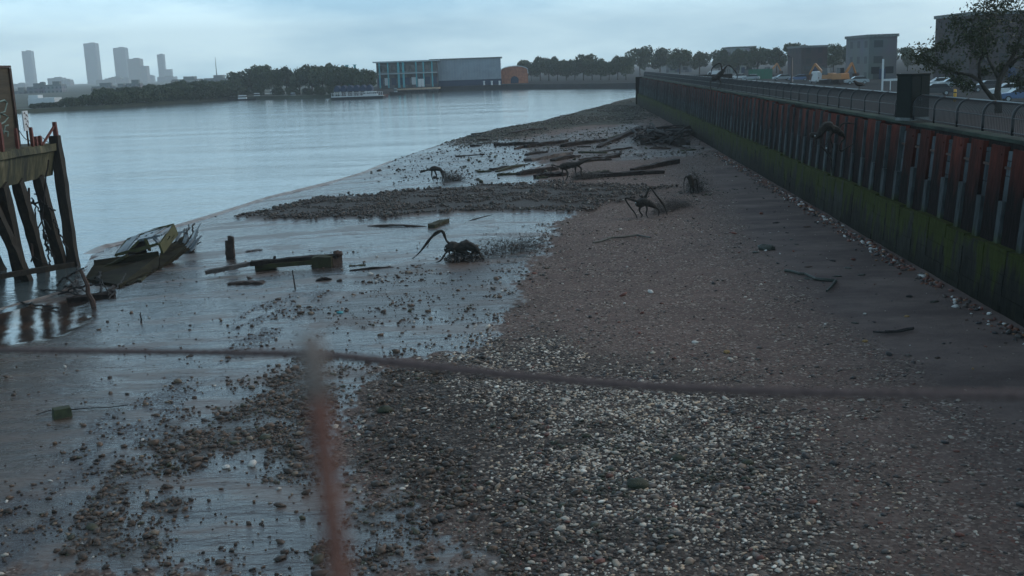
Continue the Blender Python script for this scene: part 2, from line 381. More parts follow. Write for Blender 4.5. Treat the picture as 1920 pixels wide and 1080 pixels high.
# ------------------------------------------------------------------ ground sheet
def ground_sheet():
    rs = list(np.exp(np.linspace(math.log(13), math.log(230), 620)))
    rs = [0.5, 5, 9]+rs+[260, 320, 420, 600, 1000, 2000, 3500]
    an = list(np.linspace(rad(-33), rad(33), 640)); an = an+list(np.linspace(rad(33), rad(327), 40))[1:-1]
    R, A = np.meshgrid(np.array(rs), np.array(an), indexing='ij')
    X = (R*np.sin(A)).ravel(); Y = (R*np.cos(A)).ravel()
    Z = gz(X, Y); k = masks(X, Y)
    Z = Z+.05*k['clod']*(fbm(X*3, Y*3, 61)+.2)+.03*k['grav']*fbm(X*2.2, Y*2.2, 63)-.04*k['pool']+.10*k['spit']+.05*k['algae']*fbm(X*.8, Y*.8, 64)
    # land stays beneath the promenade behind the wall
    lat = (X-B0.x)*WN.x+(Y-B0.y)*WN.y
    Z = np.where(lat < -1.2, np.minimum(Z, -.3), Z)
    n, m = R.shape; I = np.arange(n*m).reshape(n, m)
    J = np.roll(I, -1, axis=1)
    Fc = np.stack([I[:-1], J[:-1], J[1:], I[1:]], -1).reshape(-1, 4)
    me = npmesh('ground', np.stack([X, Y, Z], 1), Fc, ground_mat())
    for nm, arr in (('mA', np.stack([k['mud'], k['grav'], k['clod'], np.ones_like(X)], 1)),
                    ('mB', np.stack([k['shell'], np.maximum(k['spit'], .55*k['mid']), k['algae'], k['streak']], 1)),
                    ('mC', np.stack([k['wsand'], k['pool'], k['far'], k['dark']], 1))):
        a = me.attributes.new(nm, 'FLOAT_COLOR', 'POINT'); a.data.foreach_set('color', arr.astype(np.float32).ravel())
    o = bpy.data.objects.new('foreshore', me); C.objects.link(o); tag(o, kind='structure'); return o

def ground_mat():
    m = bpy.data.materials.new('foreshore'); m.use_nodes = True
    nt = m.node_tree; N = nt.nodes; L = nt.links; b = N['Principled BSDF']
    tc = N.new('ShaderNodeTexCoord'); OB = tc.outputs['Object']
    def att(n):
        a = N.new('ShaderNodeAttribute'); a.attribute_name = n; s = N.new('ShaderNodeSeparateColor'); L.new(a.outputs['Color'], s.inputs[0]); return s.outputs[0], s.outputs[1], s.outputs[2], a.outputs['Alpha']
    mud, grav, clod, _ = att('mA'); shell, spit, algae, streak = att('mB'); wsand, pool, far, dark = att('mC')
    def noise(scale, det=6, st=(1,1,1), rgh=.6):
        mp = N.new('ShaderNodeMapping'); mp.inputs['Scale'].default_value = st; L.new(OB, mp.inputs[0])
        n = N.new('ShaderNodeTexNoise'); n.inputs['Scale'].default_value = scale; n.inputs['Detail'].default_value = det; n.inputs['Roughness'].default_value = rgh
        L.new(mp.outputs[0], n.inputs['Vector']); return n.outputs['Fac']
    def math_(op, a, b_=None, clamp=False):
        n = N.new('ShaderNodeMath'); n.operation = op; n.use_clamp = clamp
        for i, q in enumerate((a, b_)):
            if q is None: continue
            if isinstance(q, (int, float)): n.inputs[i].default_value = q
            else: L.new(q, n.inputs[i])
        return n.outputs[0]
    def ramp(f, stops):
        n = N.new('ShaderNodeValToRGB'); L.new(f, n.inputs[0]); e = n.color_ramp.elements
        while len(e) < len(stops): e.new(.5)
        for q, (p_, c) in zip(e, stops):
            q.position = p_; q.color = (*c, 1) if hasattr(c, '__len__') else (c, c, c, 1)
        return n.outputs[0]
    def mix(f, a, b_, mode='MIX'):
        n = N.new('ShaderNodeMix'); n.data_type = 'RGBA'; n.blend_type = mode
        for i, q in ((0, f), (6, a), (7, b_)):
            if isinstance(q, (int, float)): n.inputs[i].default_value = q if i == 0 else (q, q, q, 1)
            elif isinstance(q, tuple): n.inputs[i].default_value = (*q, 1)
            else: L.new(q, n.inputs[i])
        return n.outputs[2]
    def vor(scale, st=(1,1,1), feat='F1'):
        mp = N.new('ShaderNodeMapping'); mp.inputs['Scale'].default_value = st; L.new(OB, mp.inputs[0])
        n = N.new('ShaderNodeTexVoronoi'); n.inputs['Scale'].default_value = scale; n.feature = feat; L.new(mp.outputs[0], n.inputs['Vector']); return n
    big = noise(.22, 4); med = noise(1.3, 6); fine = noise(14, 5); vfine = noise(60, 3)
    # dry shingle sand
    sand = ramp(med, [(.3, (.125,.092,.082)), (.72, (.20,.152,.138))])
    sand = mix(ramp(fine, [(.3, .0), (.75, .6)]), sand, (.070,.058,.054))
    v1 = vor(17); c1 = N.new('ShaderNodeSeparateColor'); L.new(v1.outputs['Color'], c1.inputs[0])
    damp = ramp(noise(.28, 7, (.6, 1.3, 1), .65), [(.40, 0.), (.60, 1.)])
    sand = mix(math_('MULTIPLY', damp, .45), sand, (.060,.045,.042))
    speck = ramp(c1.outputs[0], [(.0, (.04,.034,.031)), (.45, (.10,.082,.073)), (.75, (.15,.12,.105)), (.9, (.23,.20,.175)), (.97, (.42,.39,.35))])
    redsp = ramp(c1.outputs[1], [(.93, .0), (.95, .8)])
    speck = mix(redsp, speck, (.14,.045,.03))
    fade = math_('SUBTRACT', 1.0, wsand, True)
    spk_amt = math_('MULTIPLY', ramp(noise(.8, 5), [(.35, .15), (.62, .75)]), fade)
    col = mix(spk_amt, sand, speck)
    v2 = vor(5.5); c2 = N.new('ShaderNodeSeparateColor'); L.new(v2.outputs['Color'], c2.inputs[0])
    # darker damp reddish band and smooth sand near the wall
    col = mix(math_('MULTIPLY', wsand, .75), col, mix(damp, ramp(med, [(.3, (.125,.103,.098)), (.7, (.165,.137,.128))]), (.075,.063,.062)))
    # gravel bed under pebbles
    vg = vor(13); cg = N.new('ShaderNodeSeparateColor'); L.new(vg.outputs['Color'], cg.inputs[0])
    bed = ramp(cg.outputs[0], [(0, (.026,.024,.023)), (.5, (.062,.055,.050)), (.8, (.105,.09,.08)), (.95, (.19,.17,.15))])
    col = mix(grav, col, bed)
    cl = mix(ramp(fine, [(.35, 0.), (.7, 1.)]), (.018,.014,.011), (.055,.043,.034))
    # mud
    ripl = noise(1.7, 7, (.55, 1.7, 1), .55)
    mudc = ramp(ripl, [(.35, (.030,.027,.027)), (.6, (.052,.044,.040)), (.75, (.075,.058,.05))])
    brown = ramp(noise(.42, 8, (.4, 1.2, 1), .68), [(.50, 0.), (.57, 1.)])
    mudc = mix(math_('MULTIPLY', brown, .9), mudc, (.095,.066,.050))
    vs_ = vor(4.5, (1, 1.7, 1)); cs_ = N.new('ShaderNodeSeparateColor'); L.new(vs_.outputs['Color'], cs_.inputs[0])
    flecks = math_('MULTIPLY', math_('LESS_THAN', vs_.outputs['Distance'], .22), math_('GREATER_THAN', cs_.outputs[0], .55))
    flecks = math_('MULTIPLY', flecks, ramp(noise(.7, 5), [(.45, 0.), (.55, 1.)]))
    mudc = mix(math_('MULTIPLY', dark, .7), mudc, mix(ramp(ripl, [(.4, 0.), (.6, 1.)]), (.045,.035,.028), (.085,.062,.046)))
    mudc = mix(math_('MULTIPLY', flecks, .85), mudc, (.022,.018,.015))
    mudc = mix(streak, mudc, (.028,.027,.030))
    col = mix(mud, col, mudc)
    col = mix(clod, col, cl); col = mix(math_('MULTIPLY', spit, .85), col, cl)
    alg = mix(ramp(med, [(.35, 0.), (.65, 1.)]), (.030,.036,.010), (.048,.038,.022))
    alg = mix(ramp(noise(.16, 8, (.5, 1.4, 1), .7), [(.42, 0.), (.56, .9)]), alg, (.012,.015,.007))
    alg = mix(ramp(noise(.11, 8, (.5, 1.6, 1), .7), [(.55, 0.), (.63, .8)]), alg, (.06,.052,.045))
    farf = math_('MULTIPLY', far, ramp(noise(.5, 6, (.5, 1, 1)), [(.4, 0.), (.6, .8)]))
    col = mix(farf, col, (.035,.030,.028))
    col = mix(algae, col, alg)
    L.new(col, b.inputs['Base Color'])
    # wetness -> gloss
    patch = ramp(noise(.55, 6, (.45, 1.3, 1), .6), [(.42, 0.), (.60, 1.)])
    film = ramp(noise(2.2, 5, (.5, 1.6, 1), .6), [(.38, .05), (.62, .22)])
    rw = mix(patch, film, .17)
    rw = mix(math_('MULTIPLY', dark, ramp(ripl, [(.45, 0.), (.6, .35)])), rw, .5)
    rw = mix(math_('MULTIPLY', brown, .75), rw, .48)
    rw = mix(flecks, rw, .6)
    rw = mix(streak, rw, mix(ramp(fine, [(.45, 0.), (.55, 1.)]), .25, .7))
    rdry = .85
    rough = mix(mud, rdry, rw); rough = mix(clod, rough, .5)
    puddle = ramp(noise(1.7, 4, (.6, 1.5, 1)), [(.57, 0.), (.60, 1.)])
    wetp = math_('MULTIPLY', puddle, math_('MAXIMUM', clod, math_('MULTIPLY', grav, .0)), True)
    rough = mix(wetp, rough, .08); rough = mix(math_('MULTIPLY', spit, .9), rough, .6); rough = mix(algae, rough, .7)
    rough = mix(math_('MULTIPLY', far, .7), rough, .4)
    rough = mix(math_('MULTIPLY', far, puddle), rough, .12)
    rough = mix(pool, rough, .03)
    L.new(rough, b.inputs['Roughness'])
    wet = math_('SUBTRACT', mud, math_('MULTIPLY', clod, .6), True)
    b.inputs['Specular IOR Level'].default_value = .5
    L.new(mix(wet, .12, 1.0), b.inputs['Specular IOR Level'])
    # relief
    def bump(h, dist, strength, prev=None):
        n = N.new('ShaderNodeBump'); n.inputs['Distance'].default_value = dist
        if isinstance(strength, (int, float)): n.inputs['Strength'].default_value = strength
        else: L.new(strength, n.inputs['Strength'])
        L.new(h, n.inputs['Height'])
        if prev: L.new(prev, n.inputs['Normal'])
        return n.outputs[0]
    dry = math_('SUBTRACT', 1.0, math_('MULTIPLY', mud, .93), True)
    nb = bump(vg.outputs['Distance'], -.05, math_('MULTIPLY', math_('MAXIMUM', grav, math_('MULTIPLY', fade, .35)), dry, True))
    nb = bump(fine, .05, math_('MULTIPLY', dry, .8), nb)
    nopool = math_('SUBTRACT', 1.0, pool, True)
    nb = bump(ripl, .085, math_('MULTIPLY', math_('MULTIPLY', mud, nopool), .8), nb)
    nb = bump(noise(.45, 6, (.45, 1.5, 1), .6), .22, math_('MULTIPLY', math_('MULTIPLY', mud, nopool), .8), nb)
    nb = bump(noise(.9, 7, (.8, 1.2, 1)), .10, math_('MULTIPLY', dry, .7), nb)
    nb = bump(noise(9, 5, (.6, 1.6, 1)), .018, math_('MULTIPLY', mud, nopool), nb)
    nb = bump(fine, .09, math_('MAXIMUM', clod, spit), nb)
    nb = bump(noise(.5, 7), .5, math_('MULTIPLY', algae, 1.0), nb)
    L.new(nb, b.inputs['Normal'])
    return m
GR = ground_sheet()

# ------------------------------------------------------------------ river
def water():
    m = bpy.data.materials.new('river_water'); m.use_nodes = True
    nt = m.node_tree; N = nt.nodes; L = nt.links; b = N['Principled BSDF']
    b.inputs['Base Color'].default_value = (.085,.115,.125,1); b.inputs['Roughness'].default_value = .12; b.inputs['IOR'].default_value = 1.4
    b.inputs['Specular IOR Level'].default_value = .9
    tc = N.new('ShaderNodeTexCoord'); prev = None
    for scl, st, dist in ((.9, (.5, 1, 1), .05), (3.4, (.6, 1.3, 1), .022), (.035, (.6, 2.2, 1), .35)):
        mp = N.new('ShaderNodeMapping'); mp.inputs['Scale'].default_value = st; L.new(tc.outputs['Object'], mp.inputs[0])
        n = N.new('ShaderNodeTexNoise'); n.inputs['Scale'].default_value = scl; n.inputs['Detail'].default_value = 5; L.new(mp.outputs[0], n.inputs['Vector'])
        bp = N.new('ShaderNodeBump'); bp.inputs['Distance'].default_value = dist; bp.inputs['Strength'].default_value = 1; L.new(n.outputs['Fac'], bp.inputs['Height'])
        if prev: L.new(prev, bp.inputs['Normal'])
        prev = bp.outputs[0]
    L.new(prev, b.inputs['Normal'])
    s = 5200
    o = MB().add([(-s,-s,WZ),(s,-s,WZ),(s,s,WZ),(-s,s,WZ)], [(0,1,2,3)]).build('river', m); tag(o, kind='structure')
    # low muddy wavelet breaking along the water's edge
    wm = mat('muddy_wavelet', (.13,.10,.085), .4, scale=3, col2=(.30,.26,.23), bump=.5, bdist=.02)
    def wave(px, hgt, wid, nm):
        pts = [at(x, y, WZ) for x, y in px]; fine = []
        for a, b2 in zip(pts[:-1], pts[1:]):
            n = max(2, int((b2-a).length/.35))
            for k in range(n): fine.append(a.lerp(b2, k/n))
        mb = MB(); vs = []; nn = len(fine)
        for i, p in enumerate(fine):
            d = (fine[min(i+1, nn-1)]-fine[max(0, i-1)]).normalized(); s_ = d.cross(Vector((0,0,1)))
            e = min(1, i/6, (nn-1-i)/6); q = float(fbm(np.array([p.x*.7]), np.array([p.y*.7]), 9)[0])
            p = p+s_*q*.35
            for u, h in ((-1, -.01), (-.45, .6), (0, 1), (.5, .5), (1, -.01)):
                vs.append(p+s_*(u*wid*(.6+q+.3))+Vector((0,0,h*hgt*e*(.8+q))))
        fs = [(i*5+k, i*5+k+1, (i+1)*5+k+1, (i+1)*5+k) for i in range(nn-1) for k in range(4)]
        mb.add(vs, fs); tag(mb.build(nm, wm, smooth=True), kind='structure')
    wave([(168,476),(190,464),(230,455),(280,441),(330,425),(400,404),(450,388),(500,372),(560,357),(610,345),(680,325),(740,300)], .14, .38, 'shore_wavelet')
    wave([(-60,592),(0,580),(60,563),(110,549),(135,543)], .05, .2, 'shore_wavelet')
water()

# ------------------------------------------------------------------ loose stones
pm = bpy.data.materials.new('pebble'); pm.use_nodes = True
_n = pm.node_tree.nodes; _l = pm.node_tree.links; _a = _n.new('ShaderNodeAttribute'); _a.attribute_name = 'col'
_l.new(_a.outputs['Color'], _n['Principled BSDF'].inputs['Base Color']); _n['Principled BSDF'].inputs['Roughness'].default_value = .55
_t = _n.new('ShaderNodeTexNoise'); _t.inputs['Scale'].default_value = 60; _b = _n.new('ShaderNodeBump'); _b.inputs['Distance'].default_value = .01; _b.inputs['Strength'].default_value = .6
_l.new(_t.outputs['Fac'], _b.inputs['Height']); _l.new(_b.outputs[0], _n['Principled BSDF'].inputs['Normal'])
M['pebble'] = pm
_t = (1+5**.5)/2
ICO = np.array([(-1,_t,0),(1,_t,0),(-1,-_t,0),(1,-_t,0),(0,-1,_t),(0,1,_t),(0,-1,-_t),(0,1,-_t),(_t,0,-1),(_t,0,1),(-_t,0,-1),(-_t,0,1)])/math.sqrt(1+_t*_t)
ICF = np.array([(0,11,5),(0,5,1),(0,1,7),(0,7,10),(0,10,11),(1,5,9),(5,11,4),(11,10,2),(10,7,6),(7,1,8),(3,9,4),(3,4,2),(3,2,6),(3,6,8),(3,8,9),(4,9,5),(2,4,11),(6,2,10),(8,6,7),(9,8,1)])
def stones(name, XY, size, palette, weights, flat=.55, rough=.22, sink=.25, kind='stuff', zoff=0):
    n = len(XY)
    if n == 0: return
    X, Y = XY[:, 0], XY[:, 1]; Z = gz(X, Y)+zoff
    base = ICO[None]*(1+RNG.uniform(-rough, rough, (n, 12, 1)))
    sc_ = np.stack([RNG.uniform(.8, 1.45, n), RNG.uniform(.6, 1., n), RNG.uniform(flat*.7, flat*1.3, n)], 1)
    V = base*sc_[:, None]*size[:, None, None]
    th = RNG.uniform(0, 6.283, n); tl = RNG.normal(0, .25, n); c, s = np.cos(tl)[:, None], np.sin(tl)[:, None]
    x, z = V[..., 0]*c-V[..., 2]*s, V[..., 0]*s+V[..., 2]*c; y = V[..., 1]
    c, s = np.cos(th)[:, None], np.sin(th)[:, None]
    V = np.stack([x*c-y*s+X[:, None], x*s+y*c+Y[:, None], z+Z[:, None]+(size*(flat-sink))[:, None]], -1).reshape(-1, 3)
    Fc = (ICF[None]+np.arange(n)[:, None, None]*12).reshape(-1, 3)
    pal = np.array(palette); w_ = np.array(weights, float); idx = RNG.choice(len(pal), n, p=w_/w_.sum())
    col = pal[idx]*RNG.uniform(.7, 1.3, (n, 1)); col = np.repeat(np.concatenate([col, np.ones((n, 1))], 1), 12, 0)
    o = bpy.data.objects.new(name, npmesh(name, V, Fc, 'pebble', col)); C.objects.link(o); return o
def scatter(n, xr, yr, fn, pw=1.0):
    """rejection-sampled points on the ground, thinning with distance"""
    X = RNG.uniform(*xr, n); Y = yr[0]+(yr[1]-yr[0])*RNG.uniform(0, 1, n)**pw
    k = masks(X, Y); d = shore_d(X, Y)
    lat = (X-B0.x)*WN.x+(Y-B0.y)*WN.y
    p = fn(k, X, Y, d, lat); keep = (RNG.uniform(0, 1, n) < p) & (lat > .35) & (np.abs(X) < Y*.58+2)
    return np.stack([X, Y], 1)[keep], {a: b_[keep] for a, b_ in k.items()}
def lnsize(n, med, sg, lo, hi): return np.clip(np.exp(RNG.normal(math.log(med), sg, n)), lo, hi)
DK = [(.03,.028,.027),(.058,.050,.044),(.095,.078,.066),(.15,.115,.085),(.11,.042,.03),(.27,.235,.19),(.36,.33,.28)]
q, k = scatter(150000, (-6, 13), (14, 34), lambda k, X, Y, d, lat: np.clip(k['grav']*(.25+.5*k['shell'])*(1-k['mud'])*(.55+fbm(X*1.2, Y*1.2, 71)*1.6), 0, 1), 1.2)
tag(stones('shingle', q, lnsize(len(q), .024, .55, .01, .10), DK, [4,4,3,1.6,.6,1.3,1.0], flat=.42), kind='stuff')
q, k = scatter(90000, (-3, 11), (14, 34), lambda k, X, Y, d, lat: np.clip(k['shell']*(.15+k['grav'])*(.10+1.5*np.clip(fbm(X*1.1, Y*1.4, 72)+.16, 0, 1)), 0, 1), 1.2)
tag(stones('pale_shells', q, lnsize(len(q), .027, .45, .012, .075), [(.46,.42,.35),(.60,.57,.50),(.38,.29,.20),(.24,.21,.18)], [3,1.6,2.2,1.6], flat=.3), kind='stuff')
# sand strewn with small pebbles
q, k = scatter(170000, (-4, 24), (14, 80), lambda k, X, Y, d, lat: np.clip((1-k['mud'])*(1-k['grav'])*(.10+1.1*np.clip(fbm(X*.35, Y*.35, 73)+.12, 0, 1)+.5*np.clip(k['grav']*4*(1-k['grav']), 0, 1))*(1-.93*k['wsand'])*(d > 3), 0, 1), 1.5)
tag(stones('beach_pebbles', q, lnsize(len(q), .021, .5, .01, .09), DK, [3,4,3,1.4,1.0,1.8,1.6], flat=.42), kind='stuff')
q, k = scatter(4000, (-4, 24), (16, 60), lambda k, X, Y, d, lat: np.clip((1-k['mud'])*(1-k['grav'])*.07, 0, 1), 1.3)
tag(stones('scattered_cobbles', q, lnsize(len(q), .05, .4, .03, .12), [(.02,.022,.024),(.07,.05,.04),(.14,.045,.03),(.45,.45,.43),(.2,.12,.05)], [4,3,1.5,2,.6]), kind='stuff')
# brown weedy clods
BR = [(.026,.018,.012),(.055,.036,.024),(.095,.060,.038),(.035,.036,.018),(.15,.115,.08)]
q, k = scatter(190000, (-10, 6), (14, 32), lambda k, X, Y, d, lat: np.clip(k['clod']*np.clip(fbm(X*1.5, Y*1.5, 74)*2.0+.55, 0, 1), 0, 1), 1.2)
tag(stones('weedy_clods', q, lnsize(len(q), .022, .6, .008, .12), BR, [4,4,3,2,.6], flat=.5, rough=.35), kind='stuff')
q, k = scatter(90000, (-14, 6), (17, 48), lambda k, X, Y, d, lat: np.clip(k['mud']*(1-k['pool'])*(.012+.5*k['streak']*.35+.5*k['mid']*np.clip(fbm(X*.8, Y*1.1, 75)*2+.1, 0, 1)+.35*np.clip(fbm(X*.5, Y*.8, 76)-.17, 0, 1)), 0, 1)*(d > .5), 1.3)
tag(stones('mud_stones', q, lnsize(len(q), .027, .55, .01, .13), BR+[(.4,.39,.36)], [4,4,3,1,1,.7], flat=.5, rough=.35), kind='stuff')
PY_WEED = P((980,860),(1100,800),(1230,830),(1420,850),(1430,930),(1330,1000),(1150,1020),(1000,960))
q, k = scatter(26000, (-3, 9), (14, 24), lambda k, X, Y, d, lat: np.clip(sstep(-.7, .7, poly_sd(X, Y, PY_WEED)+2*fbm(X*1.3, Y*1.3, 85))*(.2+3*fbm(X*1.8, Y*1.8, 86)), 0, .8))
tag(stones('weedy_pebbles', q, lnsize(len(q), .028, .45, .012, .08), [(.018,.026,.012),(.03,.032,.018),(.03,.022,.014),(.05,.042,.03)], [3,3,2,1], flat=.5), kind='stuff')
# stones fraying out from the shingle over the wet mud
q, k = scatter(60000, (-9, 6), (14, 52), lambda k, X, Y, d, lat: np.where(d > 4, np.exp(-np.abs(poly_sd(X, Y, PY_MUD)-.3)/.8)*np.clip(.25+2.2*fbm(X*1.2, Y*1.2, 98), 0, 1), 0), 1.2)
tag(stones('margin_stones', q, lnsize(len(q), .026, .5, .01, .10), BR+[(.09,.08,.07),(.4,.37,.32)], [3,4,3,1,1,2,1], flat=.5, rough=.3), kind='stuff')
# stony spit
q, k = scatter(160000, (-26, 12), (44, 74), lambda k, X, Y, d, lat: np.clip(k['spit']*(.30+2.6*fbm(X*.55, Y*.7, 81)+1.2*fbm(X*2, Y*2, 82)), 0, .8))
tag(stones('spit_rubble', q, lnsize(len(q), .042, .45, .02, .13), [(.022,.017,.014),(.038,.029,.022),(.06,.045,.034),(.02,.022,.015),(.16,.15,.13)], [4,4,3,2,.35], flat=.8, rough=.3, zoff=.09), kind='stuff')
q, k = scatter(120000, (-14, 28), (60, 225), lambda k, X, Y, d, lat: np.clip(.10*k['far']+.7*k['algae']*(fbm(X*.15, Y*.1, 78) > -.02)+.15*(1-k['mud'])*(fbm(X*.2, Y*.1, 77) > .05), 0, 1)*(d > 0))
tag(stones('far_stones', q, lnsize(len(q), .055, .5, .03, .22), [(.025,.022,.018),(.05,.045,.035),(.03,.035,.016),(.14,.13,.12)], [4,3,2,.7], flat=.6, rough=.3), kind='stuff')
# brick bits along the foot of the wall
t = RNG.uniform(-8, 60, 5200); off = .55+np.abs(RNG.normal(0, .28, 5200))+.25*np.clip(fbm(t*.4, t*0, 78), 0, 1)
q = np.stack([B0.x+WD.x*t+WN.x*off, B0.y+WD.y*t+WN.y*off], 1); keep = (fbm(t*.9, off, 79) > -.12) & (RNG.uniform(0, 1, 5200) < np.where(t < 4, .3, .9)); q = q[keep]
tag(stones('brick_rubble', q, lnsize(len(q), .05, .4, .02, .12), [(.10,.035,.025),(.15,.06,.035),(.05,.04,.035),(.03,.03,.03),(.45,.46,.45),(.22,.12,.06)], [3,2,3,3,1,.6], flat=.6, rough=.3), kind='stuff')

# ------------------------------------------------------------------ river wall
def wall_materials():
    # steel: rust red above, dark tide-stained below; boards: grey with olive algae
    def base(name): 
        m = bpy.data.materials.new(name); m.use_nodes = True; return m, m.node_tree.nodes, m.node_tree.links
    def zmix(name, lo, hi, z0, z1, alg=None, rough=.75, scale=2.2, st=(1,1,.3)):
        m, N, L = base(name); b = N['Principled BSDF']; b.inputs['Roughness'].default_value = rough; b.inputs['Specular IOR Level'].default_value = .06
        tc = N.new('ShaderNodeTexCoord'); s = N.new('ShaderNodeSeparateXYZ'); L.new(tc.outputs['Object'], s.inputs[0])
        oi = N.new('ShaderNodeObjectInfo'); va = N.new('ShaderNodeVectorMath'); va.operation = 'ADD'
        cmb = N.new('ShaderNodeCombineXYZ'); mm = N.new('ShaderNodeMath'); mm.operation = 'MULTIPLY'; L.new(oi.outputs['Random'], mm.inputs[0]); mm.inputs[1].default_value = 60
        L.new(mm.outputs[0], cmb.inputs[0]); L.new(tc.outputs['Object'], va.inputs[0]); L.new(cmb.outputs[0], va.inputs[1])
        mp = N.new('ShaderNodeMapping'); mp.inputs['Scale'].default_value = st; L.new(va.outputs[0], mp.inputs[0])
        n = N.new('ShaderNodeTexNoise'); n.inputs['Scale'].default_value = scale; n.inputs['Detail'].default_value = 7; L.new(mp.outputs[0], n.inputs['Vector'])
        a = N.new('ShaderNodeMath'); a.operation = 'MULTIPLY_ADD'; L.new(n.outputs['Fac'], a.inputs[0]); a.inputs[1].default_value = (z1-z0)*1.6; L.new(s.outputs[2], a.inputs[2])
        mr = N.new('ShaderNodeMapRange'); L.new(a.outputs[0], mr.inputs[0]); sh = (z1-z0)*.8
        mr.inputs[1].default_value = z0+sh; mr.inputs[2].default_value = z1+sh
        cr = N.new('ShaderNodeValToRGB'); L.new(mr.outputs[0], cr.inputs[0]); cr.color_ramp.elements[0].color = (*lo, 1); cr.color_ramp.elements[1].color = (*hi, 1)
        pm_ = N.new('ShaderNodeMath'); pm_.operation = 'MULTIPLY_ADD'; L.new(oi.outputs['Random'], pm_.inputs[0]); pm_.inputs[1].default_value = .6; pm_.inputs[2].default_value = .65
        pv_ = N.new('ShaderNodeVectorMath'); pv_.operation = 'SCALE'; L.new(cr.outputs[0], pv_.inputs[0]); L.new(pm_.outputs[0], pv_.inputs['Scale'])
        outc = pv_.outputs[0]
        br = N.new('ShaderNodeMix'); br.data_type = 'RGBA'; br.blend_type = 'MULTIPLY'; br.inputs[0].default_value = .8
        r2 = N.new('ShaderNodeValToRGB'); n3 = N.new('ShaderNodeTexNoise'); n3.inputs['Scale'].default_value = scale*3; n3.inputs['Detail'].default_value = 5; L.new(mp.outputs[0], n3.inputs['Vector'])
        L.new(n3.outputs['Fac'], r2.inputs[0]); r2.color_ramp.elements[0].position = .3; r2.color_ramp.elements[0].color = (.45,.45,.45,1); r2.color_ramp.elements[1].position = .7; r2.color_ramp.elements[1].color = (1.3,1.3,1.3,1)
        L.new(outc, br.inputs[6]); L.new(r2.outputs[0], br.inputs[7]); outc = br.outputs[2]
        if alg:
            col, zt, zw, den = alg
            # ragged growth: thick at the tide line, running down in streaks
            mp2 = N.new('ShaderNodeMapping'); mp2.inputs['Scale'].default_value = (1.5, 1.5, .28); L.new(va.outputs[0], mp2.inputs[0])
            n2 = N.new('ShaderNodeTexNoise'); n2.inputs['Scale'].default_value = 1.5; n2.inputs['Detail'].default_value = 6; L.new(mp2.outputs[0], n2.inputs['Vector'])
            m3 = N.new('ShaderNodeMapRange'); L.new(s.outputs[2], m3.inputs[0]); m3.inputs[1].default_value = zt-zw; m3.inputs[2].default_value = zt; m3.inputs[3].default_value = -.22; m3.inputs[4].default_value = .2
            ad = N.new('ShaderNodeMath'); ad.operation = 'ADD'; L.new(n2.outputs['Fac'], ad.inputs[0]); L.new(m3.outputs[0], ad.inputs[1])
            r3 = N.new('ShaderNodeValToRGB'); L.new(ad.outputs[0], r3.inputs[0]); r3.color_ramp.elements[0].position = den; r3.color_ramp.elements[1].position = den+.13
            mx = N.new('ShaderNodeMix'); mx.data_type = 'RGBA'; L.new(r3.outputs[0], mx.inputs[0]); L.new(outc, mx.inputs[6])
            r4 = N.new('ShaderNodeValToRGB'); L.new(n3.outputs['Fac'], r4.inputs[0]); r4.color_ramp.elements[0].color = (*[c*.5 for c in col], 1); r4.color_ramp.elements[1].color = (*[c*1.5 for c in col], 1)
            L.new(r4.outputs[0], mx.inputs[7]); outc = mx.outputs[2]
        L.new(outc, b.inputs['Base Color'])
        bp = N.new('ShaderNodeBump'); bp.inputs['Distance'].default_value = .04; bp.inputs['Strength'].default_value = .7; L.new(n3.outputs['Fac'], bp.inputs['Height']); L.new(bp.outputs[0], b.inputs['Normal'])
        return m
    M['sheet'] = zmix('rusted_sheet_steel', (.008,.006,.006), (.10,.024,.016), 2.9, 5.0)
    M['wpost'] = zmix('weathered_post', (.05,.07,.014), (.065,.08,.084), 1.6, 2.1, rough=.8)
    M['wboard'] = zmix('algae_boards', (.016,.018,.014), (.034,.036,.034), 0, 1.8, alg=((.032,.041,.009), 1.9, 2.1, .465), rough=.8)
    M['winfill'] = zmix('concrete_infill', (.035,.045,.048), (.075,.095,.105), 1.8, 4.2, rough=.8)
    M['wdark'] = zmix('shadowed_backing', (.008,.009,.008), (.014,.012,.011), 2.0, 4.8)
    M['coping'] = mat('coping', (.014,.018,.018), .8, scale=.6, col2=(.05,.075,.055), bump=.4, spec=.1)
wall_materials()
WALL = empty('river_wall', wallpt(0), 'long sheet pile river wall, rusty red above, algae covered boards below', 'river wall')
WALL.rotation_euler.z = math.atan2(WD.y, WD.x)     # local x runs along the wall, local y faces the river
BAT = .35/4.8
def wy(z, proud=0): return -BAT*z+proud
PITCHW = 1.7; T0 = wall_t(1886, 4.6, -.3)
i0 = -int((T0+26)/PITCHW); i1 = int((TEND-T0)/PITCHW)
def panel(mb, x0, x1, z0, z1, p, th=.12, jit=0):
    vs = []
    for z in (z0, z1):
        for x, q_ in ((x0, p), (x1, p), (x1, p-th), (x0, p-th)): vs.append((x, wy(z, q_)+random.uniform(-jit, jit), z))
    mb.add(vs, [(3,2,1,0),(4,5,6,7),(0,1,5,4),(1,2,6,5),(2,3,7,6),(3,0,4,7)])
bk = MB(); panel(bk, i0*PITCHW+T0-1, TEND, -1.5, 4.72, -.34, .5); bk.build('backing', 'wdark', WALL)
cp = MB()
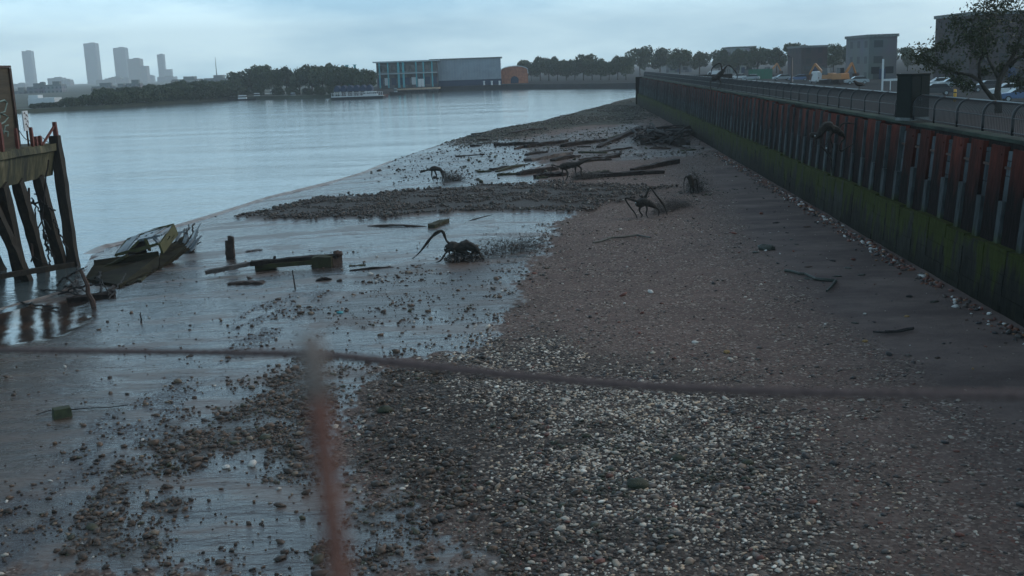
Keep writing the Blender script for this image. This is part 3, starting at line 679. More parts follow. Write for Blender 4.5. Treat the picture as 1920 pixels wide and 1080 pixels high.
for i in range(i0, i1+1):
    x = T0+i*PITCHW; near = i <= 5
    pw_ = 1.16 if near else random.choice((1.5, 1.45, 1.55)); zt = 4.72+random.uniform(-.09, .05)
    s_ = MB(); e = .1
    # folded pan: flat face with angled flanks
    for z0, z1 in ((1.2, zt),):
        vs = []
        dp_ = -.07 if near else -.24
        prof = [(x, dp_), (x+e*.5, .04), (x+pw_-e*.5, .04), (x+pw_, dp_)]
        for z in (z0, (z0+z1)/2, z1):
            for a, p_ in prof: vs.append((a+random.uniform(-.012,.012), wy(z, p_+random.uniform(-.012,.012)), z))
            for a, p_ in reversed(prof): vs.append((a, wy(z, p_-.03), z))
        fs = [tuple(range(8)), tuple(range(16, 24))]
        for lv in (0, 8):
            for j in range(8): fs.append((lv+j, lv+(j+1)%8, lv+8+(j+1)%8, lv+8+j))
        s_.add(vs, fs)
    if near: s_.tube([(x+.25, wy(zt-.25, .03), zt-.25), (x+.25, wy(zt-.25, .07), zt-.25)], .035, 8)
    s_.build('steel_panel', 'sheet', WALL)
    if near:
        f_ = MB()
        zz = 1.7
        while zz < 4.5:
            h = random.choice((.45, .6, .9)); z2 = min(zz+h, 4.55)
            panel(f_, x+pw_+.02, x+PITCHW-.02, zz+.012, z2-.012, random.uniform(-.06,-.04), .08); zz = z2
        f_.build('concrete_infill', 'winfill', WALL)
        st_ = MB(); st_.box((x+pw_+.27, wy(4.05, -.02), 4.05), (.5, .06, .07)); st_.build('tie_bar', 'rust_dark', WALL)
    p_ = MB(); hw = random.uniform(.15, .2); zp = 3.15+random.uniform(-.25, .2); xc = x-.10 if not near else x-.27
    panel(p_, xc-hw, xc+hw, 1.5, zp, .13 if not near else .10, .26, .006)
    if not near: panel(p_, xc+hw-.10, xc+hw, zp-.02, zt-.02, .11, .2)
    p_.build('post', 'wpost', WALL)
    b_ = MB(); zb = 1.82+random.uniform(-.05, .05); zz = -1.0
    while zz < zb-.02:
        z2 = min(zz+.3, zb); panel(b_, x+.02+random.uniform(0,.02), x+PITCHW-.025, zz+.004, z2-.004, .30+random.uniform(-.012,.012), .3, .004); zz = z2
    b_.build('timber_boards', 'wboard', WALL)
x = i0*PITCHW+T0
panel(cp, x, TEND, 4.74, 4.85, -.30, 1.0); cp.build('coping', 'coping', WALL)
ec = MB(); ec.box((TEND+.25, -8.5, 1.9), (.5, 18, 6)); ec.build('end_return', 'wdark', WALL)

# ------------------------------------------------------------------ railing with curved tops
FEN = empty('promenade_railing', wallpt(0, -.95, 4.9), 'dark metal railing with inward curving bars along the river wall', 'railing'); FEN.rotation_euler.z = WALL.rotation_euler.z
FP = 2.42; FT0 = wall_t(1795, 5.4, -.95); fi0 = -int((FT0+20)/FP); fi1 = int((TEND-FT0)/FP)
def prof(n=6):
    return [(0, 0), (0, .28), (0, .55)]+[(-.40*(1-math.cos(a)), .55+.40*math.sin(a)) for a in [math.pi/2*(k+1)/n for k in range(n)]]
PR = prof()
fx0, fx1 = FT0+fi0*FP, FT0+fi1*FP
for nm, y, z, r, mt in (('top_rail', -.40, .955, .032, 'fence_rail'), ('bottom_rail', 0, .08, .022, 'fence'), ('middle_rail', 0, .52, .02, 'fence')):
    MB().tube([(fx0+(fx1-fx0)*k/40, y, z) for k in range(41)], r, 6).build(nm, mt, FEN)
pme = None
for i in range(fi0, fi1+1):
    if pme is None: pme = MB().tube([(0, y, z) for y, z in PR], [.045]*9, 6).mesh('post', 'fence', True)
    o = bpy.data.objects.new('post', pme); C.objects.link(o); o.parent = FEN; o.location = (FT0+i*FP, .0, 0)
bars = None
for i in range(fi0, fi1):
    near = i < 30
    mb = MB(); nb_ = 19
    for k in range(1, nb_):
        mb.tube([(FP*k/nb_, y, z) for y, z in (PR if near else PR[::2])], .010 if near else .011, 4, cap=False)
    if near and bars is None: bars = mb.mesh('bar_infill', 'fence', True)
    if not near and not hasattr(mb, 'far') and 'barsf' not in globals(): barsf = mb.mesh('bar_infill', 'fence', True)
    o = bpy.data.objects.new('bar_infill', bars if near else barsf); C.objects.link(o); o.parent = FEN; o.location = (FT0+i*FP, 0, 0)

# ------------------------------------------------------------------ land behind the wall
def strip(name, o0, o1, z0, z1, m, t0=-60, t1=None, zb=None):
    t1 = t1 if t1 is not None else TEND
    mb = MB(); a, b2, c, d = wallpt(t0, o0, z0), wallpt(t1, o0, z0), wallpt(t1, o1, z1), wallpt(t0, o1, z1)
    mb.add([a, b2, c, d], [(0,1,2,3)]); return tag(mb.build(name, m), kind='structure')
strip('promenade', -1.3, -5.6, 4.86, 4.86, 'paving')
strip('embankment', -5.6, -9.5, 4.86, 2.2, 'bank', -60)
MB().add([wallpt(-60, -9.5, 2.2), wallpt(TEND+2, -9.5, 2.2), wallpt(TEND+2, -.5, 2.19), wallpt(900, -170, 2.19), wallpt(900, -900, 2.2), wallpt(-60, -900, 2.2)], [(0,1,2,3,4,5)]).build('car_park', 'asphalt')
tag(bpy.data.objects['car_park'], kind='structure')

# ------------------------------------------------------------------ old jetty at the left
def jetty():
    J = empty('jetty', (0,0,0), 'weathered jetty with mossy concrete edge standing on raking timber piles at left', 'jetty')
    xr = at(118, 330, 3.4).x if False else -20.3; ye = 48.3; zt = 4.85
    mc = bpy.data.materials.new('stained_concrete'); mc.use_nodes = True; N = mc.node_tree.nodes; L = mc.node_tree.links; b = N['Principled BSDF']; b.inputs['Roughness'].default_value = .8
    tc = N.new('ShaderNodeTexCoord'); mp = N.new('ShaderNodeMapping'); mp.inputs['Scale'].default_value = (1, 1.5, .35); mp.inputs['Rotation'].default_value = (.25, 0, 0); L.new(tc.outputs['Object'], mp.inputs[0])
    n = N.new('ShaderNodeTexNoise'); n.inputs['Scale'].default_value = 1.7; n.inputs['Detail'].default_value = 8; n.inputs['Roughness'].default_value = .65; L.new(mp.outputs[0], n.inputs['Vector'])
    cr = N.new('ShaderNodeValToRGB'); L.new(n.outputs['Fac'], cr.inputs[0]); e = cr.color_ramp.elements; e.new(.5); e.new(.6)
    for q, (p_, c) in zip(e, ((.34, (.012,.014,.010)), (.48, (.045,.045,.020)), (.58, (.085,.075,.038)), (.72, (.17,.15,.09)))): q.position = p_; q.color = (*c, 1)
    L.new(cr.outputs[0], b.inputs['Base Color']); bp = N.new('ShaderNodeBump'); bp.inputs['Distance'].default_value = .06; L.new(n.outputs['Fac'], bp.inputs['Height']); L.new(bp.outputs[0], b.inputs['Normal'])
    M['jconc'] = mc
    s = MB(); s.box((xr-6, ye-20, zt-.1), (11.7, 40, .25)); s.build('deck', 'jconc', J)
    f_ = MB()   # edge beam: upright kerb over a sloping lower face
    pr = [(xr+.12, zt+.02), (xr+.14, zt-.28), (xr, zt-.34), (xr-.05, zt-.55), (xr-.22, zt-1.42), (xr-.6, zt-1.42), (xr-.6, zt-.25)]
    seg = 24; vs = []; ys = [ye-39.5+39.5*k/seg for k in range(seg+1)]
    for y in ys:
        for px_, z in pr: vs.append((px_+random.uniform(-.02,.02), y, z+random.uniform(-.02,.02)))
    n_ = len(pr); fs = [tuple(range(n_)), tuple(range(seg*n_, seg*n_+n_))]
    for i in range(seg):
        for k in range(n_): fs.append((i*n_+k, i*n_+(k+1)%n_, (i+1)*n_+(k+1)%n_, (i+1)*n_+k))
    f_.add(vs, fs).build('edge_beam', 'jconc', J)
    g = MB(); g.box((xr-5.9, ye-.15, zt-.75), (11.2, .5, 1.3)); g.build('end_beam', 'jconc', J)
    def XP(px, py, X):
        d = ray(px, py); return Vector(CAM+d*(X/d[0]))
    # piles, top and foot
    def pile(tp, bt, w_=.42, jit=.06):
        MB().beam(tp, bt, w_, w_, 12, jit, up=(0,1,0)).build('pile', 'pile', J)
    zb = -1.4; ft = lambda px, py: at(px, py, -.95)
    pile((xr+.02, ye+.12, zt+.35), at(140, 502, -.85)+Vector((0,0,-.6)), .42)
    pile((xr-.25, ye-1.5, zt-1.3), at(120, 505, -.9)+Vector((0,0,-.4)), .42)
    pile((xr-.3, ye-3.4, zt-1.3), at(84, 512, -.9)+Vector((0,0,-.4)), .42)
    pile((xr-.3, ye-4.9, zt-1.3), at(42, 524, -.9)+Vector((0,0,-.4)), .45)
    pile((xr-.5, ye-5.8, zt-1.3), at(58, 528, -.9)+Vector((0,0,-.4)), .35)
    pile((xr-1.0, ye-6.9, zt-1.3), at(2, 505, -.9)+Vector((0,0,-.4)), .5)
    for k in range(6):
        y = ye-9-k*5
        pile((xr-.3, y, zt-1.3), (xr+.9, y-.8, -1.3)); pile((xr-.5, y-1.6, zt-1.3), (xr-1.3, y-1.2, -1.3))
    for k in range(7):
        y = ye-1-k*6; pile((xr-9, y, zt-1.3), (xr-9.4, y-.3, -2.2))
    MB().beam(at(-60, 528, -.3), at(140, 500, -.3)+Vector((0,0,.1)), .18, .22, 8, .08).build('low_brace', 'pile', J)
    # rusty rail posts on the deck edge
    def post(px, py0, py1, r, lean=0, nm='rail_post'):
        b0 = XP(px, py1, xr-.15); b0.z = zt; m_ = ppm(b0); h = (py1-py0)/m_
        MB().beam(b0, b0+Vector((lean, 0, h)), r, r, 4, .03).build(nm, 'rust', J); return b0+Vector((lean, 0, h))
    a = Vector((xr+.1, ye+.1, zt)); tp = a+Vector((-.04, .05, .95)); MB().beam(a+Vector((0,.02,-1.3)), tp, .17, .17, 5, .03).build('rail_post', 'rust', J)
    MB().beam((xr-.1, ye-1.0, zt), tp+Vector((0,0,-.15)), .08, .08, 3, .03).build('brace', 'rust', J)
    post(61, 234, 270, .13); post(68, 252, 270, .14); post(76, 252, 270, .14); post(4, 230, 284, .18); post(33, 235, 274, .12)
    # sagging chain between the posts
    for A, B_ in (((36, 245), (60, 262)), ((80, 258), (104, 262))):
        p = XP(*A, xr-.15); q = XP(*B_, xr-.15)
        MB().tube([p.lerp(q, t/8)+Vector((0,0,-.18*math.sin(t/8*math.pi))) for t in range(9)], .018, 5).build('chain', 'rust_dark', J)
    return J, xr, ye, zt
JET, jx, jy, jz = jetty()
def jetty_hut():
    d = ray(29, 220); yc = float(d[1]*(jx-.8)/d[0])
    H = empty('jetty_hut', (jx-4.6, yc, jz), 'tall brown boarded hut with graffiti on its side, standing on the jetty', 'hut')
    M['hutwall'] = mat('hut_boards', (.030,.024,.014), .8, scale=2, col2=(.065,.05,.028), bump=.5, stretch=(1,.25,3))
    wdt = 7.6; ln = 16.0; ht = 3.35; xr = wdt/2
    MB().box((0, -ln/2, ht/2), (wdt, ln, ht)).build('wall', 'hutwall', H)
    MB().box((0, -ln/2, ht+.05), (wdt+.12, ln+.12, .1)).build('roof', 'rust_dark', H)
    MB().box((xr+.03, -.06, ht/2), (.10, .16, ht-.02)).build('corner_trim', 'blue_trim' if 'blue_trim' in M else 'rust_dark', H)
    # pale sprayed loops on the side facing the beach
    M['spray'] = mat('spray_paint', (.13,.19,.17), .7, bump=0, var=.2)
    g = MB()
    def stroke(pts, r=.035):
        g.tube([(xr+.012, y, z) for y, z in pts], r, 6)
    y0 = -1.3; z0 = 1.0
    stroke([(y0-.9,z0+.8),(y0-.3,z0+.95),(y0+.45,z0+1.02),(y0+.65,z0+.9),(y0+.35,z0+.55),(y0-.1,z0+.5),(y0+.3,z0+.42),(y0+.6,z0+.30),(y0+.2,z0+.12),(y0-.2,z0+.05),(y0-.55,z0+.1)])
    stroke([(y0-.6,z0+.75),(y0-.65,z0+.2),(y0-.5,z0-.2),(y0-.2,z0+.0),(y0,z0-.35),(y0+.2,z0-.05),(y0+.5,z0-.02)])
    stroke([(y0-.2,z0+.8),(y0-.15,z0+.3)]); stroke([(y0-1.4,z0+.9),(y0-1.2,z0+.3),(y0-1.5,z0-.1)]); stroke([(y0+.1,z0-.25),(y0+.4,z0-.3),(y0+.3,z0-.5)])
    g.build('graffiti', 'spray', H)
    S = empty('notice_board', (jx-.45, yc+.15, jz+.55), 'small white notice with dark scrawl at the corner of the brown hut', 'notice')
    MB().box((0, 0, .55), (.05, .5, .85)).build('board', 'white', S)
    d = MB()
    for k, (y, z) in enumerate(((-.1,.85),(.08,.75),(-.08,.62),(.1,.5),(-.06,.38),(.05,.28))): d.tube([(.03, y-.07, z), (.035, y, z+.06), (.03, y+.08, z-.03)], .018, 5)
    d.build('scrawl', 'black_paint', S); MB().box((0, 0, -.4), (.06, .06, 1.06)).build('stake', 'rust_dark', S)
jetty_hut()
def tangle(name, label, anchors, r, seed, sag=.5):
    random.seed(seed); mb = MB()
    for a, b2, s in anchors:
        n = 14; a = Vector(a); b2 = Vector(b2); pts = []
        for k in range(n+1):
            t = k/n; pts.append(a.lerp(b2, t)+Vector((random.uniform(-.06,.06), random.uniform(-.06,.06), -s*math.sin(t*math.pi)+random.uniform(-.03,.03))))
        mb.tube(pts, r*random.uniform(.7, 1.3), 5)
    return tag(mb.build(name, 'tangle'), label, 'rope')
A_ = lambda px, py, y: atd(px, py, y/ray(px, py)[1])
tangle('tangled_rope', 'dark tangled rope hanging between the jetty piles', [(A_(60,370,47),A_(95,430,47),.1),(A_(75,385,47),A_(88,470,47),.0),(A_(62,372,47),A_(80,480,47),-.1),(A_(80,430,47),A_(102,485,47),.25),(A_(88,440,47),A_(92,500,47),.1),(A_(70,365,46.8),A_(105,395,46.8),.15),(A_(55,380,47),A_(85,372,47),.1),(A_(100,410,46.8),A_(128,470,46.8),.1),(A_(60,480,46),A_(130,490,46),.3),(A_(65,365,47),A_(84,360,47),-.05),(A_(92,300,47),A_(60,490,46.5),.2)], .035, 3)
s_ = MB().tube([A_(54,352,46.6), A_(56,400,46.5), A_(61,480,46.2)], .05, 6); tag(s_.build('hanging_pole', 'rust_dark'), 'thin rusty pole standing between the jetty piles', 'pole')

# ------------------------------------------------------------------ wreck at the water's edge
random.seed(21)
def G(px, py, dz=0): p = gnd(px, py); p.z += dz; return p
def perf_plate(mb, p00, p10, p11, p01, holes, th=.05, nu=12, nv=5):
    """bent plate with openings; holes are cells left out"""
    P4 = [Vector(p) for p in (p00, p10, p11, p01)]
    def pt(u, v): return P4[0]*(1-u)*(1-v)+P4[1]*u*(1-v)+P4[2]*u*v+P4[3]*(1-u)*v
    nrm = (P4[1]-P4[0]).cross(P4[3]-P4[0]).normalized()*th
    for i in range(nu):
        for j in range(nv):
            if (i, j) in holes: continue
            q = [pt(i/nu, j/nv), pt((i+1)/nu, j/nv), pt((i+1)/nu, (j+1)/nv), pt(i/nu, (j+1)/nv)]
            mb.add(q+[a+nrm for a in q], [(3,2,1,0),(4,5,6,7),(0,1,5,4),(1,2,6,5),(2,3,7,6),(3,0,4,7)])
def wreck():
    base = G(260, 500)
    W = empty('boat_wreck', (0,0,0), 'collapsed boat wreck of mossy hull planks under a perforated metal frame', 'boat wreck')
    yb = base.y
    def K(px, py, dy=0): return A_(px, py, min(yb+dy, G(px, py).y-.03))       # point on an upright plane through the wreck
    # hull sides in wedge shaped strakes
    h = MB(); 
    def slab(a, b2, c, d, th=.12):
        q = [Vector(v) for v in (a, b2, c, d)]; n = (q[1]-q[0]).cross(q[3]-q[0]).normalized()*th
        h.add(q+[v+n for v in q], [(3,2,1,0),(4,5,6,7),(0,1,5,4),(1,2,6,5),(2,3,7,6),(3,0,4,7)])
    slab(K(160,526,-1.2), K(225,513,-1.2), K(299,482,.2), K(177,500,-.5))
    slab(K(178,503,-.7), K(300,490,-.4), K(298,475,-.2), K(177,492,-.3))
    slab(K(225,540,-1.9), K(299,505,-.8), K(299,483,-.2), K(160,527,-1.6))
    slab(K(299,506,-.5), K(356,462,1.8), K(352,458,2.2), K(299,480,.1))
    slab(K(299,482,.2), K(350,455,2.3), K(343,444,2.6), K(302,470,.6))
    h.build('hull', 'hull', W)
    s = MB()
    s.beam(K(160,530,-1.3), K(298,494,-.3), .16, .10, 8, .1); s.beam(K(180,515,-1.0), K(247,506,-1), .12, .08, 6, .1); s.build('strake', 'moss_metal', W)
    W2 = []; c = MB()  # perforated frame on top
    perf_plate(c, K(216,480,.5), K(233,478,.3), K(262,440,1.2), K(240,450,1.6), set(), .05, 3, 4)
    c.build('side_sheet', 'metal_blue', W); c = MB()
    perf_plate(c, K(258,452,.4), K(284,446,.2), K(318,424,1.6), K(268,437,1.8), {(4,1),(5,1),(6,2),(7,2),(9,3),(10,3),(9,2),(10,2),(0,3),(1,3)}, .05)
    c.build('top_sheet', 'metal_blue', W)
    for a, b2 in (((217,480,.6),(241,449,1.6)), ((241,449,1.6),(290,430,2.0)), ((290,430,2.0),(325,421,1.6)), ((236,477,.3),(261,451,.4)), ((261,451,.4),(302,441,.0)), ((302,441,0),(324,424,1.4)),
                  ((246,475,.2),(298,457,-.3)), ((272,448,.2),(281,470,0)), ((288,445,.1),(300,458,-.2)), ((252,444,1.8),(266,451,.4)), ((270,437,1.9),(284,446,.2))):
        MB().beam(K(*a), K(*b2), .13, .10, 5, .12).build('frame_bar', 'moss_metal' if random.random() < .5 else 'metal_blue', W)
    c = MB(); perf_plate(c, K(237,479,.1), K(276,474,-.1), K(272,452,.6), K(260,453,.6), set(), .05, 3, 3)
    c.build('interior_shade_board', 'timber', W)  # dark board put in for the shade inside the wreck frame
    e = MB()
    perf_plate(e, K(296,458,-.4), K(303,476,-.3), K(331,440,1.5), K(323,421,1.3), {(4,2),(8,3),(5,2)}, .10)
    e.beam(K(240,449,1.5), K(325,421,1.5), .12, .12, 8, .1); e.beam(K(217,480,.6), K(241,449,1.6), .12, .12, 5, .1); e.beam(K(217,478,.5), K(298,457,-.3), .12, .12, 8, .1)
    e.build('end_plate', 'moss_metal', W)
    for a, b2 in (((170,522,-1.2),(290,492,-.5)), ((200,528,-1.5),(296,500,-.8)), ((186,508,-.95),(240,478,-.5)), ((250,497,-.75),(222,522,-1.3)), ((265,512,-1.3),(296,490,-.7)), ((240,535,-1.8),(300,500,-.9)), ((302,500,-.3),(352,466,1.5)), ((180,512,-1),(255,505,-.9)), ((190,533,-1.5),(262,527,-1.4)), ((205,546,-1.9),(240,520,-1)), ((280,508,-.6),(262,528,-1.2)), ((310,496,0),(340,476,1)), ((215,500,-.8),(300,486,-.3)), ((306,478,.2),(350,456,2))):
        MB().beam(K(*a), K(*b2), .18, .12, 9, .2).build('loose_plank', random.choice(('timber_green','plank','hull')), W)
    r = MB()
    for a, b2, w_ in (((334,436,2.2),(347,434,2.2),.08), ((352,460,2),(376,419,2.4),.05), ((356,462,2),(370,430,2.2),.12), ((343,462,1.8),(350,440,2),.1), ((350,470,1.5),(378,442,2),.06), ((330,452,1.6),(338,436,2),.07), ((358,470,1.5),(372,450,1.8),.06), ((345,468,1.4),(362,448,1.8),.08)):
        r.beam(K(*a), K(*b2), w_*2, w_, 3, .15)
    r.build('broken_ribs', 'metal_blue', W)
    l = MB(); l.beam(K(128,566,-4.2), K(215,556,-3.9), .3, .34, 7, .1); l.beam(K(125,562,-3.8), K(217,548,-3.5), .18, .16, 7, .1); l.build('keel_timber', 'timber', W)
wreck()
def stick(px0, py0, h0, px1, py1, h1, r, name, label, m='timber', cat='stick', mid=0):
    a = G(px0, py0, h0); b2 = G(px1, py1, h1); n = 6
    pts = [a.lerp(b2, k/n)+Vector((random.uniform(-r, r)*.8, random.uniform(-r, r)*.8, mid*math.sin(k/n*math.pi))) for k in range(n+1)]
    return tag(MB().tube(pts, [r*(1-.4*k/n) for k in range(n+1)], 6, jit=.15).build(name, m), label, cat)
def upright(px, py, px1, py1, r, name, label, m='timber', flat=None, cat='stick'):
    """stick standing on the ground at px,py reaching up to px1,py1"""
    a = G(px, py, -.05); b2 = A_(px1, py1, a.y)
    mb = MB()
    if flat: mb.beam(a, b2, flat, r, 6, .07, up=(0,1,0))
    else: mb.tube([a.lerp(b2, k/5)+Vector((random.uniform(-r,r)*.6,0,0)) for k in range(6)], [r*(1-.08*k) for k in range(6)], 6)
    return tag(mb.build(name, m), label, cat)
upright(176, 575, 153, 506, .10, 'leaning_stake', 'rusty leaning stake rising in front of the boat wreck', 'rust_dark', cat='stake')
upright(554, 541, 548, 506, .03, 'twig', 'thin twig standing upright in wet mud below the long beam')
upright(265, 605, 263, 586, .03, 'twig', 'short thin twig standing in wet mud below the boat wreck')
t = tangle('driftwood_twigs', 'pile of thin dark driftwood twigs beside the jetty piles', [(G(118,545,.1),G(165,556,.1),-.2),(G(105,540,.1),G(160,530,.6),-.1),(G(110,558,.1),G(190,552,.4),-.1),(G(70,545,.0),G(160,560,.1),-.1),(G(125,530,.2),G(150,560,.1),-.2),(G(180,530,.2),G(205,560,.1),-.3),(G(190,520,.2),G(188,556,.1),-.3),(G(205,565,.1),G(240,530,.4),0),(G(140,556,.1),G(150,520,.7),0),(G(40,570,.05),G(110,580,.05),0)], .04, 5); t['category'] = 'driftwood'
t = tangle('brushwood', 'bundle of broken brushwood at the right end of the boat wreck', [(G(350+random.uniform(-12,14),470+random.uniform(-8,8),.05),G(360+random.uniform(-20,22),462+random.uniform(-12,10),random.uniform(.1,.9)),0) for _ in range(26)], .035, 6); t['category'] = 'brushwood'
# stump and planks on the mud
def stump():
    a = G(432, 484, -.3); S = empty('broken_post', a, 'short split timber post standing alone in the wet mud', 'post')
    mb = MB(); m_ = 1/ppm(a); h = 42*m_
    for x, z, w_, d_2 in ((-.10, h*.78, .17, .2), (.03, h*1.0, .16, .22), (.13, h*.97, .13, .2)):
        mb.beam((x, random.uniform(-.03,.03), 0), (x+.02, 0, z+.3), w_, d_2, 6, .08, up=(0,1,0))
    mb.build('post_shaft', 'plank', S)
stump()
def timber(px0, py0, px1, py1, w_, h_, label, m='timber', name='timber_beam', dz0=.0, dz1=.0, cat='beam', bend=None, seg=10):
    bend = random.uniform(-.06, .10) if bend is None else bend
    a = G(px0, py0); b2 = G(px1, py1); a.z += h_*.28+dz0-.04; b2.z += h_*.22+dz1-.04
    return tag(MB().beam(a, b2, w_, h_, seg, .15, bend=bend).build(name, m), label, cat)
def long_wreck():
    W = empty('stranded_frame', (0,0,0), 'long low beam frame with two dark blocks stranded on the mud', 'boat frame')
    yb = G(560,502).y; a = A_(385,511,yb-.9); b2 = A_(470,494,yb-.1); c = A_(634,480,yb+.2)
    MB().beam(a, b2, .25, .16, 8, .1).build('curved_plank', 'timber_pale', W); MB().beam(b2, c, .30, .20, 12, .08).build('top_beam', 'timber', W)
    MB().beam(A_(494,499,yb-.2), A_(622,489,yb-.2), .2, .16, 10, .06).build('side_beam', 'timber_green', W)
    for x0, y0, x1, y1, h_ in ((480,506,518,503,.35), (587,501,623,499,.5)):
        p = G(x0,y0,h_/2-.05); q = G(x1,y1,h_/2-.05); MB().beam(p, q, .5, h_, 3, .05).build('block', 'timber_green', W)
    MB().beam(A_(623,493,yb-.1), A_(640,484,yb+.7), .1, .42, 3, .05).build('end_board', 'plank', W)
    MB().blob(A_(634,476,yb+.2), (.22,.16,.14), jit=.25).build('knob', 'rust_dark', W); MB().beam(A_(514,492,yb), A_(515,480,yb), .1, .1, 2).build('stub', 'timber', W)
long_wreck()
timber(430,533,495,531,.35,.14,'flat brown plank half sunk in mud below the long beam frame','plank','plank',cat='plank')
timber(592,527,622,524,.18,.10,'short dark plank lying on mud right of the upright twig','timber','plank',cat='plank')
timber(655,508,738,501,.10,.08,'slim straight pole lying on mud right of the beam frame','timber','pole',cat='pole')
timber(655,499,685,497,.25,.12,'small mossy board with pointed end on the mud','timber_green','board',cat='board')
timber(690,424,800,425,.12,.08,'thin pale batten lying on mud behind the nearest creature','plank','batten',cat='batten')
timber(808,428,836,416,.42,.30,'mossy squared log lying behind the nearest creature on the mud','timber_green','log',cat='log')
timber(880,414,925,402,.08,.07,'thin dark branch lying at the edge of the stony spit','timber','branch',cat='branch')
timber(460,472,492,468,.3,.08,'small pale board half covered by mud right of the split post','timber_pale','board',cat='board')
# drift timbers across the upper beach
TB = [(925,273,1008,270,.9,.35,0,'dark timber lying flat beside the wet mud, leftmost of the far beams','timber'),
 (985,277,1062,267,.7,.45,0,'dark tapered timber lying against the leftmost far beam','timber'),
 (1054,276,1135,265,.6,.45,0,'straight dark beam with square end behind the pale planks','timber'),
 (1122,277,1202,243,.5,.30,.3,'long thin beam sloping up towards the driftwood heap','timber'),
 (990,302,1064,288,1.2,.35,0,'broad pale brown timber baulk lying on the shingle','timber_pale'),
 (988,291,1025,286,.4,.25,0,'short plank behind the broad pale baulk','timber'),
 (855,294,908,290,.4,.2,0,'low dark timber lying on wet mud near the water','timber'),
 (932,329,972,327,.4,.25,0,'short green timber lying on wet mud left of the middle creature','timber_green'),
 (972,329,1045,318,.5,.35,0,'dark beam between green timber and the middle creature','timber'),
 (1002,334,1060,329,.6,.4,0,'squared beam end nearest the water in front of the middle creature','timber'),
 (1095,334,1245,325,.5,.32,0,'long dark beam with a bluish end on the shingle','timber'),
 (1100,328,1140,322,.35,.25,0,'short mossy timber on top of the long dark beam','timber_green'),
 (1185,322,1270,306,.45,.4,.1,'thick beam with raised square end nearest the river wall','timber'),
 (1122,292,1165,287,.25,.15,0,'short thin plank on the shingle above the middle creature','timber'),
 (1140,296,1162,294,.2,.15,0,'tiny dark plank beside the short thin plank','timber'),
 (1095,305,1160,294,.35,.3,.1,'slanting beam right behind the middle creature','timber')]
for x0, y0, x1, y1, w_, h_, dz, lb, m_ in TB: timber(x0, y0, x1, y1, w_, h_, lb, m_, 'timber_beam', 0, dz)
HP = [(1185,249,1278,247,.5,.35,'long grey log at the back of the driftwood heap'),(1205,272,1262,262,.6,.5,'thick dark log in the front of the driftwood heap'),(1212,246,1290,270,.4,.35,'log crossing the driftwood heap towards the wall'),
 (1190,262,1240,246,.35,.3,'slanting log at the left of the driftwood heap'),(1225,262,1290,278,.45,.4,'dark log sloping down to the wall foot'),(1215,240,1238,262,.5,.5,'upended stump sticking out of the driftwood heap')]
for x0, y0, x1, y1, w_, h_, lb in HP: timber(x0, y0, x1, y1, w_, h_, lb, 'timber', 'driftwood_log', random.uniform(0,.35), random.uniform(0,.5), cat='log')
tw = tangle('seaweed_brush', 'dark brushwood and weed heaped among the driftwood logs by the wall', [(G(1240+random.uniform(-50,50),262+random.uniform(-12,14),.1),G(1240+random.uniform(-60,60),262+random.uniform(-14,14),random.uniform(.2,1.2)),-.2) for _ in range(60)], .09, 8); tw['category'] = 'brushwood'

random.seed(31)
for k in range(34):
    x = random.uniform(870, 1330); y = random.uniform(246, 335)
    if y > 300 and x > 1250: continue
    ln = random.uniform(10, 60); sl = random.uniform(-.28, .02)
    timber(x, y, x+ln, y+ln*sl, random.uniform(.15,.5), random.uniform(.12,.3), 'small dark piece of driftwood strewn among the far beams', random.choice(('timber','timber','plank','timber_green')), 'driftwood_piece', cat='driftwood', seg=5)['group'] = 'driftwood pieces strewn among the far beams'
# branches and weed on the sand
def branch(name, label, px, r, m='weed', z=.05, cat='branch'):
    pts = [G(x, y, z+random.uniform(0,.04)) for x, y in px]
    return tag(MB().tube(pts, [r*random.uniform(.6,1.2) for _ in pts], 6, jit=.2).build(name, m), label, cat)
branch('branch', 'long thin branch lying on the shingle below the leaping creature', [(1112,458),(1125,455),(1145,449),(1170,446),(1195,443),(1210,446),(1219,449)], .045)
branch('branch', 'forked dark branch with bent tip lying on the smooth sand', [(1472,511),(1484,513),(1498,516),(1510,517),(1530,526),(1545,528),(1567,529),(1560,540),(1550,549)], .05)
branch('wire_loop', 'dark looped wire lying on the sand at right', [(1638,625),(1648,628),(1665,628),(1690,626),(1710,622),(1713,619),(1700,620),(1680,624),(1660,627)], .03, 'tangle', cat='wire')
def lump(name, label, px, py, r, m, flat=.5, cat='stone', rz=0, jit=.2):
    p = G(px, py); return tag(MB().blob((p.x, p.y, p.z+r*flat*.45), (r, r*.75, r*flat), 12, 8, jit, rz).build(name, m, smooth=True), label, cat)
lump('seaweed_clump', 'dark green clump of seaweed on the sand in front of the wall', 1437, 468, .33, 'weed', .45, 'seaweed', -.5, .3)
lump('seaweed_clump', 'small flat seaweed tuft left of the larger clump', 1416, 474, .14, 'weed', .3, 'seaweed')
random.seed(91)
for k in range(26):
    t_ = random.uniform(-2, 45); o_ = random.uniform(.9, 5); p = wallpt(t_, o_); z_ = float(gz(np.array([p.x]), np.array([p.y]))[0]); r_ = random.uniform(.05, .13)
    tag(MB().blob((p.x, p.y, z_+r_*.1), (r_*1.4, r_*.8, r_*.3), 10, 6, .3, random.uniform(0, 3)).build('weed_scrap', random.choice(('weed','tangle','weed','rust_dark')), smooth=True), 'small dark scrap of weed on the smooth sand before the wall', 'seaweed', 'weed scraps on the smooth sand')
lump('mossy_rock', 'green mossy rock among pebbles right of the rusty post', 722, 772, .17, 'mossrock', .55, 'rock')
lump('mossy_rock', 'flat dark green rock at the bottom among white shells', 1195, 912, .22, 'mossrock', .45, 'rock')
lump('mossy_rock', 'dark green rock above the flat one at the bottom', 1272, 862, .13, 'mossrock', .5, 'rock')
